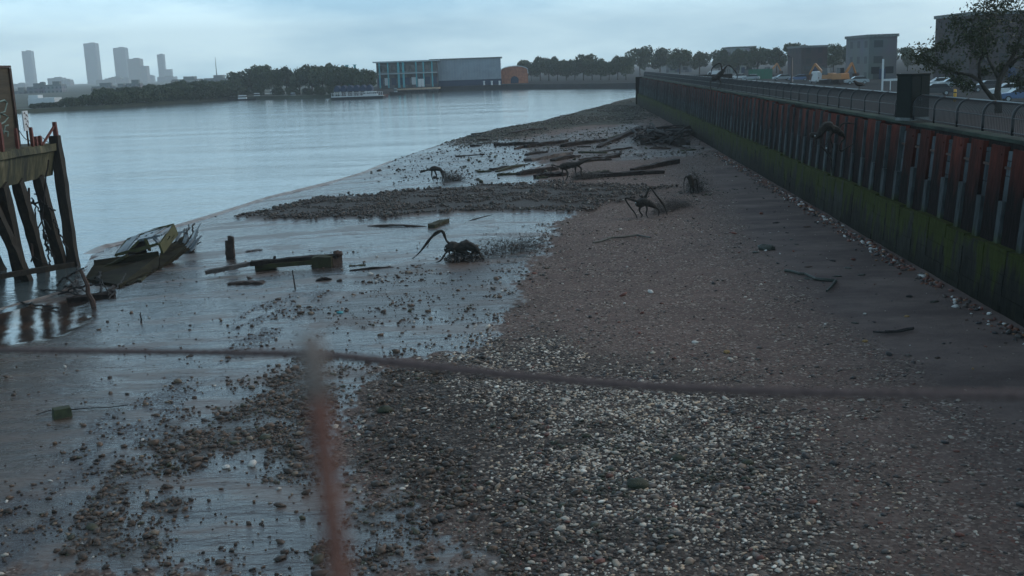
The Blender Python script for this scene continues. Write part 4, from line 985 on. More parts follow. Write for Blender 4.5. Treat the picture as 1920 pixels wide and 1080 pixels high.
lump('mossy_rock', 'small green rock among shells below the cable', 1100, 820, .10, 'mossrock', .5, 'rock')
lump('mossy_rock', 'olive rock at bottom right among shells', 1402, 870, .12, 'mossrock', .5, 'rock')
lump('brown_rock', 'brown round stone on mud left of the rusty post', 500, 772, .09, 'stone', .6, 'rock')
lump('pale_rock', 'pale stone lying on mud at the lower left', 424, 877, .08, 'white_stone', .5, 'rock')
lump('ochre_rock', 'ochre coloured stone on the dark shingle above the cable', 1363, 662, .09, 'ochre_stone', .6, 'rock')
lump('white_rock', 'bright white stone on the shingle above the cable', 1303, 643, .09, 'white_stone', .5, 'rock')
lump('ochre_rock', 'ochre stone beside the looped wire on the sand', 1622, 641, .08, 'ochre_stone', .5, 'rock')
lump('dark_rock', 'small black stone on the smooth sand right of the forked branch', 1705, 557, .10, 'tangle', .5, 'rock')
lump('ochre_rock', 'small orange stone on the sand near the right edge', 1700, 594, .08, 'ochre_stone', .4, 'rock')
lump('blue_scrap', 'scrap of turquoise litter lying among brown stones on the mud', 637, 587, .12, 'turq', .35, 'litter', 0, .4)
def gblock():
    a = G(117, 781, .09)
    tag(MB().box(a, (.42, .30, .26), rz=.55, top=.9).build('mossy_block', 'green_block', bevel=.015), 'squared block covered in green moss lying on wet mud at left', 'block')
    branch('cord', 'thin dark cord trailing from the green mossy block', [(66,780),(85,775),(100,772),(135,771),(170,768),(205,766),(240,763)], .012, 'tangle', .02, 'cord')
gblock()

# ------------------------------------------------------------------ creatures
def creature(name, label, base, yaw, limbs, body, eye=None, sc_=1.0, voxel=.022):
    R = Matrix.Rotation(yaw, 3, 'Z')
    mb = MB()
    def smooth(pts, rr):
        out = []; ro = []; n = len(pts)
        for i in range(n-1):
            p0, p1, p2, p3 = [Vector(pts[max(0, min(n-1, j))]) for j in (i-1, i, i+1, i+2)]
            for k in range(4):
                t = k/4; out.append(.5*((2*p1)+(p2-p0)*t+(2*p0-5*p1+4*p2-p3)*t*t+(3*p1-p0-3*p2+p3)*t**3)); ro.append(rr[i]*(1-t)+rr[i+1]*t)
        out.append(Vector(pts[-1])); ro.append(rr[-1]); return out, ro
    for pts, rr in limbs+[body]:
        lim = 1.12 if pts is body[0] else .72
        o_, r_ = smooth([Vector((x, y, z)) for x, y, z in pts], rr)
        mb.tube([R@p*sc_ for p in o_], [max(q*sc_*lim, .022)*random.uniform(*((.92, 1.08) if lim > 1 else (.82, 1.2))) for q in r_], 8, jit=.1)
    o = mb.build(name, 'creature', smooth=True, loc=base)
    rm = o.modifiers.new('r', 'REMESH'); rm.mode = 'VOXEL'; rm.voxel_size = voxel; rm.use_smooth_shade = True
    if eye:
        for e in eye:
            MB().blob(R@Vector(e)*sc_, .035*sc_, 8, 6, 0).build('eye', 'eye_pale', o, smooth=True)
    return tag(o, label, 'creature')
M['eye_pale'] = mat('eye_pale', (.4,.45,.45), .2, bump=0, var=.05)
b1 = G(862, 488)
creature('creature', 'dark sinewy creature with one long reaching arm, nearest on the wet mud', b1, 0, [
  ([(-.35,-.05,.70),(-.50,-.1,.85),(-.66,-.12,1.24),(-1.05,-.14,1.05),(-1.45,-.16,.58),(-1.72,-.16,.30),(-1.92,-.15,.16)], [.10,.055,.10,.09,.065,.04,.015]),
  ([(-.30,.15,.60),(-.42,.2,.30),(-.34,.2,.05),(-.5,.2,.0)], [.09,.055,.045,.03]),
  ([(-.25,-.12,.55),(-.18,-.2,.28),(-.32,-.22,.03),(-.48,-.25,.0)], [.09,.06,.045,.03]),
  ([(.42,-.1,.68),(.72,-.16,.48),(.86,-.2,.20),(1.02,-.22,.02),(.90,-.3,0)], [.12,.09,.06,.05,.03]),
  ([(.40,.12,.66),(.58,.2,.38),(.44,.22,.15),(.56,.22,.0)], [.11,.08,.055,.03]),
  ([(.1,0,.6),(.02,.02,.36),(.16,0,.15),(.05,0,.02)], [.09,.05,.04,.03]),
  ([(-.42,0,.62),(-.52,-.02,.50),(-.50,-.04,.34)], [.15,.15,.06]),
  ([(-.3,-.1,.55),(-.55,-.25,.35),(-.75,-.3,.08),(-.95,-.3,.0)], [.09,.06,.05,.03]),
  ([(.0,0,.5),(.15,-.1,.35),(.4,-.1,.3)], [.15,.12,.08])],
  ([(-.50,0,.52),(-.28,0,.58),(.0,0,.52),(.3,.02,.60),(.6,0,.48),(.8,.02,.30)], [.12,.21,.18,.21,.15,.07]), [(-.56,-.1,.53)])
b2 = G(1207, 408)
creature('creature', 'dark hunched creature with high pointed limb crossing the shingle slope', b2, 0, [
  ([(-.25,-.1,.80),(-.55,-.15,.92),(-.93,-.15,1.02),(-.74,-.18,.65),(-.45,-.18,.25),(-.35,-.2,.0)], [.13,.08,.06,.07,.05,.03]),
  ([(.0,.1,.85),(.15,.1,1.12),(.34,.1,1.48),(.60,.12,1.15),(.85,.14,.82),(1.08,.14,.45),(1.2,.15,.05)], [.13,.09,.05,.07,.08,.05,.03]),
  ([(.08,-.1,.75),(.15,-.14,.45),(.10,-.16,.2),(.2,-.16,0)], [.10,.06,.045,.03]),
  ([(-.1,.1,.65),(-.2,.12,.35),(-.05,.14,.1),(-.15,.14,0)], [.10,.06,.045,.03]),
  ([(.5,0,.55),(.75,-.1,.35),(.7,-.1,.05)], [.1,.06,.03])],
  ([(-.38,-.05,.72),(-.2,0,.72),(.05,0,.78),(.3,.02,.68),(.6,.02,.5)], [.12,.2,.19,.15,.08]), [(-.42,-.16,.78)])
b3 = G(1062, 338)
creature('creature', 'low dark creature standing among the drift timbers, middle distance', b3, 0, [
  ([(-.3,-.05,.85),(-.65,-.1,.95),(-.85,-.12,.98),(-1.0,-.12,.55),(-1.1,-.12,.2)], [.12,.06,.05,.05,.03]),
  ([(-.1,-.1,.8),(.1,-.14,.45),(0,-.15,.1),(-.1,-.15,0)], [.12,.07,.05,.03]), ([(-.2,.1,.8),(-.25,.14,.4),(-.15,.15,0)], [.1,.06,.03]),
  ([(.7,0,.95),(.95,-.05,.75),(.95,-.05,.4),(1.12,-.05,.1),(1.2,0,0)], [.12,.08,.06,.045,.03]), ([(.6,.1,.9),(.62,.14,.5),(.75,.15,0)], [.1,.06,.03])],
  ([(-.4,0,.84),(-.1,0,.9),(.3,0,.96),(.7,0,1.02),(1.1,0,1.15),(1.7,.1,1.35)], [.14,.2,.18,.15,.09,.03]), None, 1.05, .03)
b4 = G(818, 341)
creature('creature', 'small dark creature splashing through wet mud near the water', b4, .1, [
  ([(-.3,0,.95),(-.35,-.1,.5),(-.2,-.1,0)], [.13,.08,.04]), ([(-.1,.1,.95),(.05,.1,.5),(.1,.1,0)], [.12,.08,.04]),
  ([(.5,-.1,.9),(.75,-.1,.75),(.8,-.1,.3),(.95,-.1,0)], [.13,.08,.06,.03]), ([(.4,.1,.9),(.6,.1,.45),(.45,.1,0)], [.12,.07,.03]),
  ([(-.4,0,1.0),(-.75,0,.98),(-1.0,0,.95),(-1.3,0,.85)], [.1,.09,.18,.10])],
  ([(-.45,0,1.0),(-.2,0,1.12),(.15,0,1.08),(.5,0,.95)], [.13,.18,.17,.12]), None, .85, .03)
b5 = G(1296, 364)
creature('creature', 'dust shrouded creature rearing up behind the hunched one, nearer the wall', b5, .2, [
  ([(-.1,0,.9),(-.35,0,1.15),(-.5,0,.7),(-.45,0,.1)], [.12,.07,.05,.03]), ([(.1,0,.9),(.35,0,.9),(.45,0,.3),(.5,0,0)], [.12,.07,.05,.03]),
  ([(.0,-.1,.6),(-.1,-.1,.3),(0,-.1,0)], [.12,.07,.03]), ([(.05,.1,.6),(.2,.1,.3),(.15,.1,0)], [.12,.07,.03])],
  ([(-.12,0,1.25),(-.05,0,1.0),(0,0,.75),(.1,0,.5)], [.09,.16,.17,.12]), None, .9, .03)
# one leaping down the wall and one climbing over the railing
c6 = A_(1560, 262, 47.2)
k6 = lambda cx, cy, y=0: ((cx-800)/333, y, (496-cy)/333)
creature('creature', 'gaunt dark creature leaping off the rusty river wall with limbs spread', c6, 0, [
  ([k6(860,350),k6(900,330),k6(950,268),k6(1040,262),k6(1140,285)], [.12,.07,.05,.05,.03]),
  ([k6(930,420),k6(985,480),k6(930,560,.1),k6(940,670,.1),k6(1040,620,.1),k6(1160,550,.1)], [.10,.08,.05,.06,.045,.02]),
  ([k6(640,450),k6(620,560,-.2),k6(690,650,-.2),k6(770,770,-.2),k6(790,900,-.15),k6(800,990,-.1)], [.12,.07,.05,.06,.04,.02]),
  ([k6(780,360),k6(740,420,-.3),k6(700,520,-.35),k6(670,560,-.35)], [.12,.07,.05,.03]),
  ([k6(590,430),k6(530,470,-.2),k6(540,620,-.25),k6(520,700,-.25)], [.10,.06,.05,.02]),
  ([k6(800,380),k6(790,480,.2),k6(830,600,.2),k6(790,690,.2)], [.10,.06,.05,.02])],
  ([k6(470,405),k6(540,425),k6(600,430),k6(660,340),k6(720,290),k6(800,335),k6(880,370),k6(960,440)], [.06,.13,.12,.17,.19,.18,.14,.09]), [k6(535,425,-.14), k6(685,605,-.35)], 1.0, .025)
c7 = wallpt(wall_t(1352, 5.7, -.9), -.75, 5.35)
creature('creature', 'dark long limbed creature climbing over the far railing', c7, .0, [
  ([(.3,0,1.0),(.7,-.1,1.45),(1.35,-.15,.75),(1.3,-.15,.3)], [.12,.08,.07,.04]), ([(.1,0,.8),(.5,-.2,.6),(.8,-.2,.3)], [.12,.07,.04]),
  ([(-.3,0,.5),(-.6,-.1,.55),(-.75,-.15,-.1),(-.6,-.15,-.5)], [.12,.08,.06,.04]), ([(-.1,0,.5),(.1,-.1,.1),(-.2,-.15,-.35)], [.12,.07,.04]),
  ([(.2,.1,1.0),(.1,.2,1.6),(-.5,.2,1.3),(-.6,.2,.8)], [.12,.08,.06,.04])],
  ([(-.6,0,.45),(-.25,0,.5),(.05,0,.75),(.35,0,1.1)], [.14,.2,.2,.14]), None, 1.15, .035)
# grit and mud thrown up behind the running creatures
def spray(name, label, base, n, sx, sz, drift, size, seed, cols):
    rg = np.random.default_rng(seed); u = rg.uniform(0, 1, n)**.8
    X = base.x+.15+drift[0]*u+rg.normal(0, sx, n)*(.25+u*.6); Y = base.y+drift[1]*u+rg.normal(0, .35, n)
    H = np.abs(rg.normal(0, sz, n))*(.7+.8*(1-u))+.02
    V0 = ICO[None]*(1+rg.uniform(-.35, .35, (n, 12, 1)))*(size*np.exp(rg.normal(0, .55, n)))[:, None, None]
    V = V0+np.stack([X, Y, gz(X, Y)+H], 1)[:, None]
    Fc = (ICF[None]+np.arange(n)[:, None, None]*12).reshape(-1, 3)
    col = np.array(cols)[rg.integers(0, len(cols), n)]; col = np.repeat(np.concatenate([col, np.ones((n, 1))], 1), 12, 0)
    o = bpy.data.objects.new(name, npmesh(name, V.reshape(-1, 3), Fc, 'pebble', col)); C.objects.link(o); tag(o, kind='stuff')
gr = [(.03,.028,.025),(.05,.045,.04),(.08,.075,.07),(.02,.02,.018)]
spray('flying_mud', '', G(885,484), 12000, .5, .30, (2.6, 1.8), .0065, 1, gr)
spray('flying_mud', '', G(838,489), 1500, .45, .10, (.9, .2), .018, 5, gr)
spray('flying_grit', '', G(1222,404), 9000, .5, .28, (2.0, 3.0), .0075, 2, gr)
spray('flying_grit', '', G(1292,362), 6000, .45, .5, (.5, .6), .010, 3, gr+[(.2,.2,.2)])
spray('flying_mud', '', G(826,341), 3000, .5, .3, (1.2, .6), .012, 4, gr)
spray('flying_mud', '', G(1070,337), 3500, .6, .2, (1.6, .5), .012, 6, gr)

# ------------------------------------------------------------------ rusty stanchion and cable close to the camera
M['oldrust'] = mat('old_rust', (.11,.048,.036), .9, scale=60, col2=(.17,.08,.058), bump=.5)
M['oldrust_pale'] = mat('worn_grey_rust', (.16,.13,.115), .85, scale=60, col2=(.22,.18,.16), bump=.5)
def stanchion():
    tp = atd(582, 630, .52); bt = atd(640, 1120, .50); d = (bt-tp).normalized()
    S = empty('stanchion', bt+d*.75, 'slim rusty stanchion close in front, rising at lower left of centre', 'stanchion')
    base = Vector(S.location)
    MB().tube([bt+d*.75-base, bt-base, (tp.lerp(bt, .5))-base, tp.lerp(bt, .25)-base], .0060, 12).build('shaft', 'oldrust', S, True)
    MB().tube([tp.lerp(bt, .25)-base, tp.lerp(bt, .06)-base, tp-base, tp-d*.002-base], [.0060, .0058, .0052, .003], 12).build('worn_top', 'oldrust_pale', S, True)
    # rope
    ctrl = [(-220,652,3.0),(0,656,2.8),(200,659,2.62),(400,661,2.45),(540,663,2.33),(588,664,2.22),(640,668,2.15),(720,677,2.1),(800,686,2.04),(900,697,1.98),(1000,707,1.93),(1100,716,1.88),(1200,723,1.83),(1300,728,1.79),(1400,732,1.75),(1500,735,1.72),(1600,737,1.69),(1700,738,1.66),(1920,740,1.6),(2200,738,1.5)]
    pts = [atd(*c) for c in ctrl]; fine = []
    for a, b_ in zip(pts[:-1], pts[1:]): fine += [a.lerp(b_, k/12) for k in range(12)]
    fine.append(pts[-1]); mb = MB()
    for s in range(3):   # three laid strands
        st = []
        ln = 0
        for i, p in enumerate(fine):
            if i: ln += (p-fine[i-1]).length
            dd = (fine[min(i+1, len(fine)-1)]-fine[max(0, i-1)]).normalized(); a = dd.cross(Vector((0,0,1))).normalized(); b_ = a.cross(dd)
            th = ln*70+s*2.094; st.append(p+(a*math.cos(th)+b_*math.sin(th))*.0035)
        mb.tube(st, .0055, 6)
    tag(mb.build('cable', 'rope', smooth=True), 'reddish brown rope stretched right across the picture past the stanchion', 'rope')
    dk = MB(); dk.box((0, -1.0, base.z-.09), (7, 4.3, .18)); tag(dk.build('viewing_deck', 'deckslab'), kind='structure')
fwv = Vector(fw); stanchion()

# ------------------------------------------------------------------ far shore
def placed(px, py, z=WZ):
    p = at(px, py, z); return p, 1/ppm(p)       # point and metres per photo pixel there
FB = [(-700,262),(-300,236),(40,212),(200,203),(430,187),(540,185),(640,183),(800,172),(950,167.5),(1195,166),(1420,163)]
fb = [at(x, y, WZ) for x, y in FB]
def far_bank():
    for nm, sel, zt, m_, mw in (('far_bank', fb[:7], .25, 'bank', 'bank'), ('far_quay', fb[6:], 1.0, 'asphalt', 'quay')):
        mb = MB(); vs = [(p.x, p.y, zt) for p in sel]; a, b2 = sel[0], sel[-1]
        vs += [(b2.x+(5000 if nm == 'far_quay' else 60), 5000, zt), (a.x-(5000 if nm == 'far_bank' else 60), 5000, zt)]
        mb.add(vs, [tuple(range(len(vs)))]); tag(mb.build(nm, m_), kind='structure')
        q = MB(); vs = []
        for p in sel: vs += [(p.x, p.y, zt-.003), (p.x, p.y, -3)]
        q.add(vs, [(2*i, 2*i+1, 2*i+3, 2*i+2) for i in range(len(sel)-1)])
        o = q.build('quay_wall' if nm == 'far_quay' else 'bank_edge', mw)
        if nm == 'far_quay': tag(o, 'long low dark quay wall closing the river on the far side', 'quay wall')
        else: tag(o, kind='structure')
far_bank()

def leaf_crown(name, n, leaf, lobes, seed, mt='leaf'):
    """crown of separate leaf tufts gathered in lobes; unit height about 1"""
    rg = np.random.default_rng(seed); V = []; T = []
    per = n//len(lobes)
    for (cx, cy, cz, rx, rz_) in lobes:
        d = rg.normal(0, 1, (per, 3)); d /= np.linalg.norm(d, axis=1)[:, None]; r = rg.uniform(.55, 1.08, per)**.6
        c = d*r[:, None]*np.array([rx, rx, rz_])+np.array([cx, cy, cz])
        a = rg.normal(0, 1, (per, 3)); a /= np.linalg.norm(a, axis=1)[:, None]; b2 = np.cross(a, rg.normal(0, 1, (per, 3))); b2 /= np.linalg.norm(b2, axis=1)[:, None]
        s = leaf*rg.uniform(.6, 1.5, per)[:, None]
        V.append(np.stack([c-a*s, c+b2*s*.7, c+a*s, c-b2*s*.7], 1).reshape(-1, 3)); T.append(np.repeat(np.clip(rg.normal(.35, .22, per)+rg.normal(0, .12), 0, 1), 4))
    V = np.concatenate(V); T = np.concatenate(T); Fc = np.arange(len(V)).reshape(-1, 4)
    me = npmesh(name, V, Fc, mt, smooth=False); a = me.attributes.new('tint', 'FLOAT', 'POINT'); a.data.foreach_set('value', T.astype(np.float32)); return me
TREES = []
for k in range(4):
    rg = random.Random(40+k); lobes = [(rg.uniform(-.32,.32), rg.uniform(-.3,.3), rg.uniform(.35,.85), rg.uniform(.14,.26), rg.uniform(.12,.22)) for _ in range(13)]+[(0,0,.6,.3,.3)]
    cm = leaf_crown('crown', 2600, .035, lobes, 50+k)
    tm = MB().tube([(0,0,-.02),(.01,0,.2),(-.01,.01,.45),(.02,0,.7)], [.03,.024,.018,.008], 6)
    for q in range(4):
        a = q*1.6; tm.tube([(0,0,.25+.06*q),(.15*math.cos(a),.15*math.sin(a),.45+.06*q),(.26*math.cos(a),.26*math.sin(a),.6+.06*q)], [.014,.01,.005], 5)
    TREES.append((tm.mesh('trunk', 'bark', True), cm))
def tree(px, base, top, wf=1.0, z=.25, sink=0, label='', group=None, kind=None, name='broadleaf_tree', dy=0):
    p, m_ = placed(px, base); p.y += dy+3; p.z = z; 
    h = (base-top)*m_*(1+dy/max(p.y, 1)); k = random.randrange(4) if kind is None else kind; p.z -= sink*h
    t = empty(name, p, label, 'tree', group, random.uniform(0, 6)); t.scale = (h*wf, h*wf, h)
    for nm, me in zip(('trunk', 'crown'), TREES[k]):
        o = bpy.data.objects.new(nm, me); C.objects.link(o); o.parent = t
random.seed(5)
def shoreY(px): 
    for (a, ya), (b2, yb) in zip(FB[:-1], FB[1:]):
        if a <= px <= b2: return ya+(yb-ya)*(px-a)/(b2-a)
for px in range(56, 440, 13):        # low dense trees along the far left bank
    h = 12 if px < 110 else 20+min(14, (px-110)*.05)+random.uniform(-3, 4)
    tree(px, shoreY(px), shoreY(px)-h*1.2, 1.3, label='dense low dark tree in the line along the far left bank', group='low trees along the far left bank', name='bank_tree', sink=.22)
for px in range(118, 440, 21):
    tree(px+5, shoreY(px)-1, shoreY(px)-30-random.uniform(0, 6), .9, label='taller tree behind the low trees on the far left bank', group='taller trees behind the far left bank', name='bank_tree', dy=25)
for px, top, w_, lb in ((340,152,1.1,'dark round tree standing before the flat roofed building across the river'),(363,154,1.0,'dark tree right of the flat roofed building across the river')): tree(px, 192, top, w_, label=lb)
for i, (px, top) in enumerate(((448,136),(470,130),(492,126),(512,132),(536,124),(560,127),(584,120),(604,124),(622,128),(640,122),(662,126),(686,130))):
    tree(px, 183, top, .85, label='tall green tree in the grove behind the moored white boats', group='tall trees in the grove behind the white boats')
for i, (px, top) in enumerate(((458,160),(482,156),(520,160),(548,158),(575,162),(600,158),(618,163))):
    tree(px, 184, top, 1.1, label='low bushy tree in front of the grove by the white boats', group='bushy trees in front of the grove', name='bushy_tree', dy=-1, sink=.25)
for px in range(985, 1215, 19):
    tree(px, 164, 118+random.uniform(-8, 8), .85, z=1.0, label='green tree in the row behind the far quay', group='trees in a row behind the far quay', dy=60)
for px in range(1225, 1900, 42):
    tree(px, 156, 104+random.uniform(-8, 6), .9, z=2.2, label='distant tree beyond the car park', group='distant trees beyond the car park', name='distant_tree', dy=40)

# towers and blocks of the city beyond the trees
def tower(px0, px1, top, dist, m_, label, name='tower_block', steps=None, spire=0, cat='tower block'):
    dist *= 2.8 if dist > 800 else 1.5
    xc = (px0+px1)/2; p = atd(xc, 160, dist); p.z = .2; mm = dist/F; wd = (px1-px0)*mm
    q = np.array([p.x, p.y, 0])-CAM; hz = 126-.035*(xc-960); h = (hz-top)*mm+HC
    t = empty(name, p, label, cat)
    MB().box((0, 0, h/2), (wd, wd*.8, h)).build('facade', m_, t)
    MB().box((0, 0, h+.6), (wd*.94, wd*.75, 1.2)).build('parapet', 'conc_grey', t)
    MB().box((wd*.1, 0, h+2.4), (wd*.4, wd*.35, 2.6)).build('plant_room', 'conc_grey', t)
    if steps: MB().box((wd*(.5+steps[0]/2), 1, h*steps[1]/2), (wd*steps[0], wd*.7, h*steps[1])).build('lower_wing', m_, t)
    if spire: MB().tube([(0,0,h+3),(0,0,h+3+spire*mm)], [.5,.15], 6).build('mast', 'conc_grey', t)
    return t
tower(28,50,158,1000,'tower_b','grey block at the far left of the skyline, just right of the jetty hut')
tower(51,68,98,1350,'tower_a','tall slim pale tower, leftmost tower of the skyline')
tower(66,86,170,900,'tower_b','low blue grey block right of the leftmost slim tower')
tower(84,110,172,950,'tower_a','low pale block with lower wing near the left bank',steps=(.3,.8))
tower(119,135,162,1200,'tower_a','short pointed pale block left of the low stepped block')
tower(140,158,169,1150,'tower_b','low stepped grey block between the skyline gap and the wide tower',steps=(.25,.7))
tower(168,190,84,1250,'tower_a','tall broad pale tower left of the brownish block')
tower(186,222,150,1000,'tower_c','wide brownish block in front of the tall pale towers')
tower(222,244,92,1300,'tower_b','tall blue grey tower in the middle of the skyline')
tower(247,270,112,1150,'tower_c','tall stepped tower right of the blue grey one',steps=(.45,.7))
tower(278,291,143,1250,'tower_a','slim pale tower between the stepped tower and the thin tall one')
tower(301,313,104,1300,'tower_a','thin tall pale tower, rightmost of the skyline',steps=(1.0,.45))
tower(327,378,151,700,'whitebld','pale flat roofed building behind dark round trees',name='apartment_building',cat='building')
tower(386,430,149,650,'tower_b','grey blue building with thin masts left of the green grove',name='apartment_building',spire=34,cat='building')
tower(352,372,150,900,'tower_b','small grey block above the flat roofed building',cat='building')
random.seed(12)
for k in range(26):
    x0 = random.uniform(24, 420); tower(x0, x0+random.uniform(10, 34), (random.uniform(163, 174) if k < 15 else random.uniform(149, 157))-x0*.02, 560 if k < 15 else 1000, random.choice(('tower_a','tower_b','tower_c')), 'low block in the hazy mass of the city beyond the far bank', 'city_block', cat='city block')['group'] = 'low city blocks beyond the far bank'
p, mm = placed(72, 205); 
tag(MB().box((p.x, p.y+6, 1.6), (50*mm, 6, 2.4)).box((p.x-3, p.y+6, 3.2), (18*mm, 4, 1.2)).build('waterside_shed', 'white'), 'long pale low building at the water edge on the far left bank', 'building')

# moored boats
def boat(px, base, length_px, label, hull='white', cabin=(.1, .35), name='moored_boat', hh=1.0, ry=0, cm='white'):
    p, m_ = placed(px, base); Lh = length_px*m_/2
    B = empty(name, p, label, 'boat', rz=ry)
    n = 10; vs = []; bw = min(2.0, Lh*.35)
    for i in range(n+1):
        u = -1+2*i/n; ww = bw*(1-max(0, u)**2.6)*(.85 if u < -.8 else 1); sh = hh*(1+.25*u*u)
        vs += [(u*Lh, -ww, sh), (u*Lh*.97, -ww*.8, 0), (u*Lh*.96, 0, -.3), (u*Lh*.97, ww*.8, 0), (u*Lh, ww, sh)]
    fs = [(i*5+k, i*5+k+1, i*5+k+6, i*5+k+5) for i in range(n) for k in range(4)]+[(i*5+4, i*5, i*5+5, i*5+9) for i in range(n)]+[(0,4,3,2,1)]
    MB().add(vs, fs).build('hull', hull, B)
    c = MB(); c.box((-Lh*cabin[0], 0, hh+.55), (Lh*2*cabin[1], bw*1.5, 1.2), top=.9); c.build('cabin', cm, B)
    g = MB(); g.box((-Lh*cabin[0], 0, hh+.75), (Lh*2*cabin[1]*.96, bw*1.56, .4)); g.build('cabin_window', 'glass', B)
    MB().box((-Lh*cabin[0], 0, hh+1.22), (Lh*2*cabin[1]*.8, bw*1.3, .12)).build('cabin_roof', cm, B)
    return B
boat(455,188,52,'dark hulled boat with white cabin, leftmost of the moored boats','quay',(.0,.3),hh=.5,ry=.1)
boat(484,185,36,'small white cruiser moored behind the dark hulled boat','white',(.1,.3),hh=.8,ry=.1)
boat(516,180,44,'long low white launch moored in front of the green grove','white',(.0,.42),hh=1.0,ry=.05)
boat(552,184,40,'small grey boat with dark hull right of the white launch','quay',(.1,.2),hh=.7,cm='silver')
boat(745,178,28,'dark workboat moored against the pale wharf deck','quay',(.2,.2),hh=1.0,cm='silver')

# floating restaurant pontoon with navy canopies, and the wharf behind
def pontoon():
    p, m_ = placed(670, 186); W_ = 98*m_; P_ = empty('canopied_pontoon', p, 'floating pontoon with dark hull, white railing and a row of navy canopies', 'pontoon', rz=-.03)
    MB().box((0, 3, .35), (W_, 6, .9)).build('hull', 'quay', P_); MB().box((0, -.02+0, .95), (W_, .15, .3)).build('fender_strip', 'white', P_)
    MB().box((0, 3, .86), (W_*.99, 5.8, .12)).build('deck', 'deck', P_)
    for k in range(26):
        MB().box((-W_/2+.2+k*(W_-.4)/25, .1, 1.5), (.09, .09, 1.2)).build('railing_post', 'white', P_)
    r = MB(); r.box((0, .1, 2.1), (W_, .09, .09)); r.build('handrail', 'white', P_)
    r = MB(); r.box((0, .1, 1.6), (W_, .05, .05)); r.build('middle_rail', 'white', P_)
    nc = 6; cw = W_*.74/nc
    for k in range(nc):
        x = -W_/2+.8+cw*(k+.5)
        pr = [(-cw/2+.1, 0), (-cw/2+.1, .9), (-cw/2+.5, 1.6), (0, 1.9), (cw/2-.5, 1.6), (cw/2-.1, .9), (cw/2-.1, 0)]
        c = MB(); c.prism([(x+a, 2.5+b2) for a, b2 in pr], .8, 5.2); c.build('canopy', 'navy', P_)
        for sx in (-1, 1): MB().box((x+sx*(cw/2-.15), 1.0, 1.7), (.12, .12, 1.7)).build('canopy_pole', 'white', P_)
pontoon()
boat(698,182.5,60,'long low red and white barge moored right of the canopied pontoon','redhull',(.1,.44),'moored_barge',.7)
def wharf():
    p, m_ = placed(768, 175); W_ = 110*m_
    w_ = empty('timber_wharf', p, 'pale decked wharf on dark piles in front of the turquoise columned building', 'wharf')
    MB().box((0, 6, 1.5), (W_, 12, .5)).build('deck', 'deck', w_)
    MB().box((0, .5, .9), (W_, .4, .8)).build('beam', 'quay', w_)
    for k in range(14): MB().tube([(-W_/2+.6+k*(W_-1.2)/13, .3, -1.5), (-W_/2+.6+k*(W_-1.2)/13, .3, 1.3)], .25, 8).build('pile', 'quay', w_)
    for k in range(12): MB().box((-W_/2+1+k*(W_-2)/11, .4, 2.2), (.1, .1, 1)).build('railing_post', 'quay', w_)
    B = empty('wharf_building', (p.x-2, p.y+16, 1.2), 'blue grey waterfront building with turquoise columns beside the long grey shed', 'building')
    bw = 118*m_; H_ = 9.6
    MB().box((0, 4, H_/2), (bw, 8, H_)).build('wall', 'greybld', B); MB().box((0, 3, H_+.3), (bw+2, 11, .5)).build('roof', 'silver', B)
    MB().box((0, -1.3, 5.4), (bw, 2.4, .4)).build('balcony', 'silver', B)
    for i, x in enumerate((-.44,-.30,-.13,-.05,.16,.28,.42)):
        MB().box((x*bw, -2.2, H_/2), (.8 if i in (2,3) else .5, .5, H_)).build('column', 'turq', B)
    for k in range(9):
        f_ = MB().box((-bw/2+bw*(k+.5)/9, -.06, 2.4), (bw/9*.72, .16, 2.8)).build('window', 'white' if k in (1,5) else 'navy', B)
        MB().box((-bw/2+bw*(k+.5)/9, -.06, 7.4), (bw/9*.72, .16, 2.2)).build('window', 'glass', B)
    MB().box((.21*bw, -2.6, 1.6), (1.2, .3, 3)).build('white_panel', 'white', B); MB().box((.26*bw, -2.6, 1.6), (1.0, .3, 3)).build('white_panel', 'white', B)
wharf()
for px, lb in ((645,'turquoise pile rising behind the navy canopies, left one of the pair'),(660,'turquoise pile rising behind the navy canopies, right one of the pair')):
    p, m_ = placed(px, 181); p.y += 12; tag(MB().tube([(0,0,-1),(0,0,11)], .55 if px == 645 else .4, 10).box((0,0,11.1), (1.3,1.3,.2)).build('mooring_pile', 'turq', loc=p), lb, 'pile')
def shed():
    p, m_ = placed(874, 170); W_ = 134*m_
    S = empty('grey_shed', (p.x, p.y+8, 1.0), 'long plain grey shed with dark plinth above the far quay', 'shed')
    M['shedwall'] = mat('shed_wall', (.20,.24,.28), .6, scale=.3, var=.12, bump=.1)
    MB().box((0, 10, 1.1), (W_, 20, 2.2)).build('plinth', 'navy', S); MB().box((0, 9.9, 6.2), (W_-.3, 20.3, 8)).build('wall', 'shedwall', S)
    MB().box((0, 10, 10.4), (W_+1, 21.5, .5)).build('roof', 'conc_grey', S)
    for k in range(24): MB().box((-W_/2+1.2+k*(W_-2.4)/23, -.35, 6.2), (.12, .12, 7.9)).build('cladding_rib', 'silver', S)
    for k in range(7):
        q, m2 = placed(850+k*14.5, 168.5); tag(MB().tube([(0,0,0),(0,0,1.3)], [.35,.3], 8).tube([(0,0,1.3),(0,0,1.6)], .42, 8).build('bollard', 'white', loc=(q.x, q.y+1.0, 1.0)), 'white bollard on the quay edge before the grey shed', 'bollard', 'white bollards along the far quay')
shed()
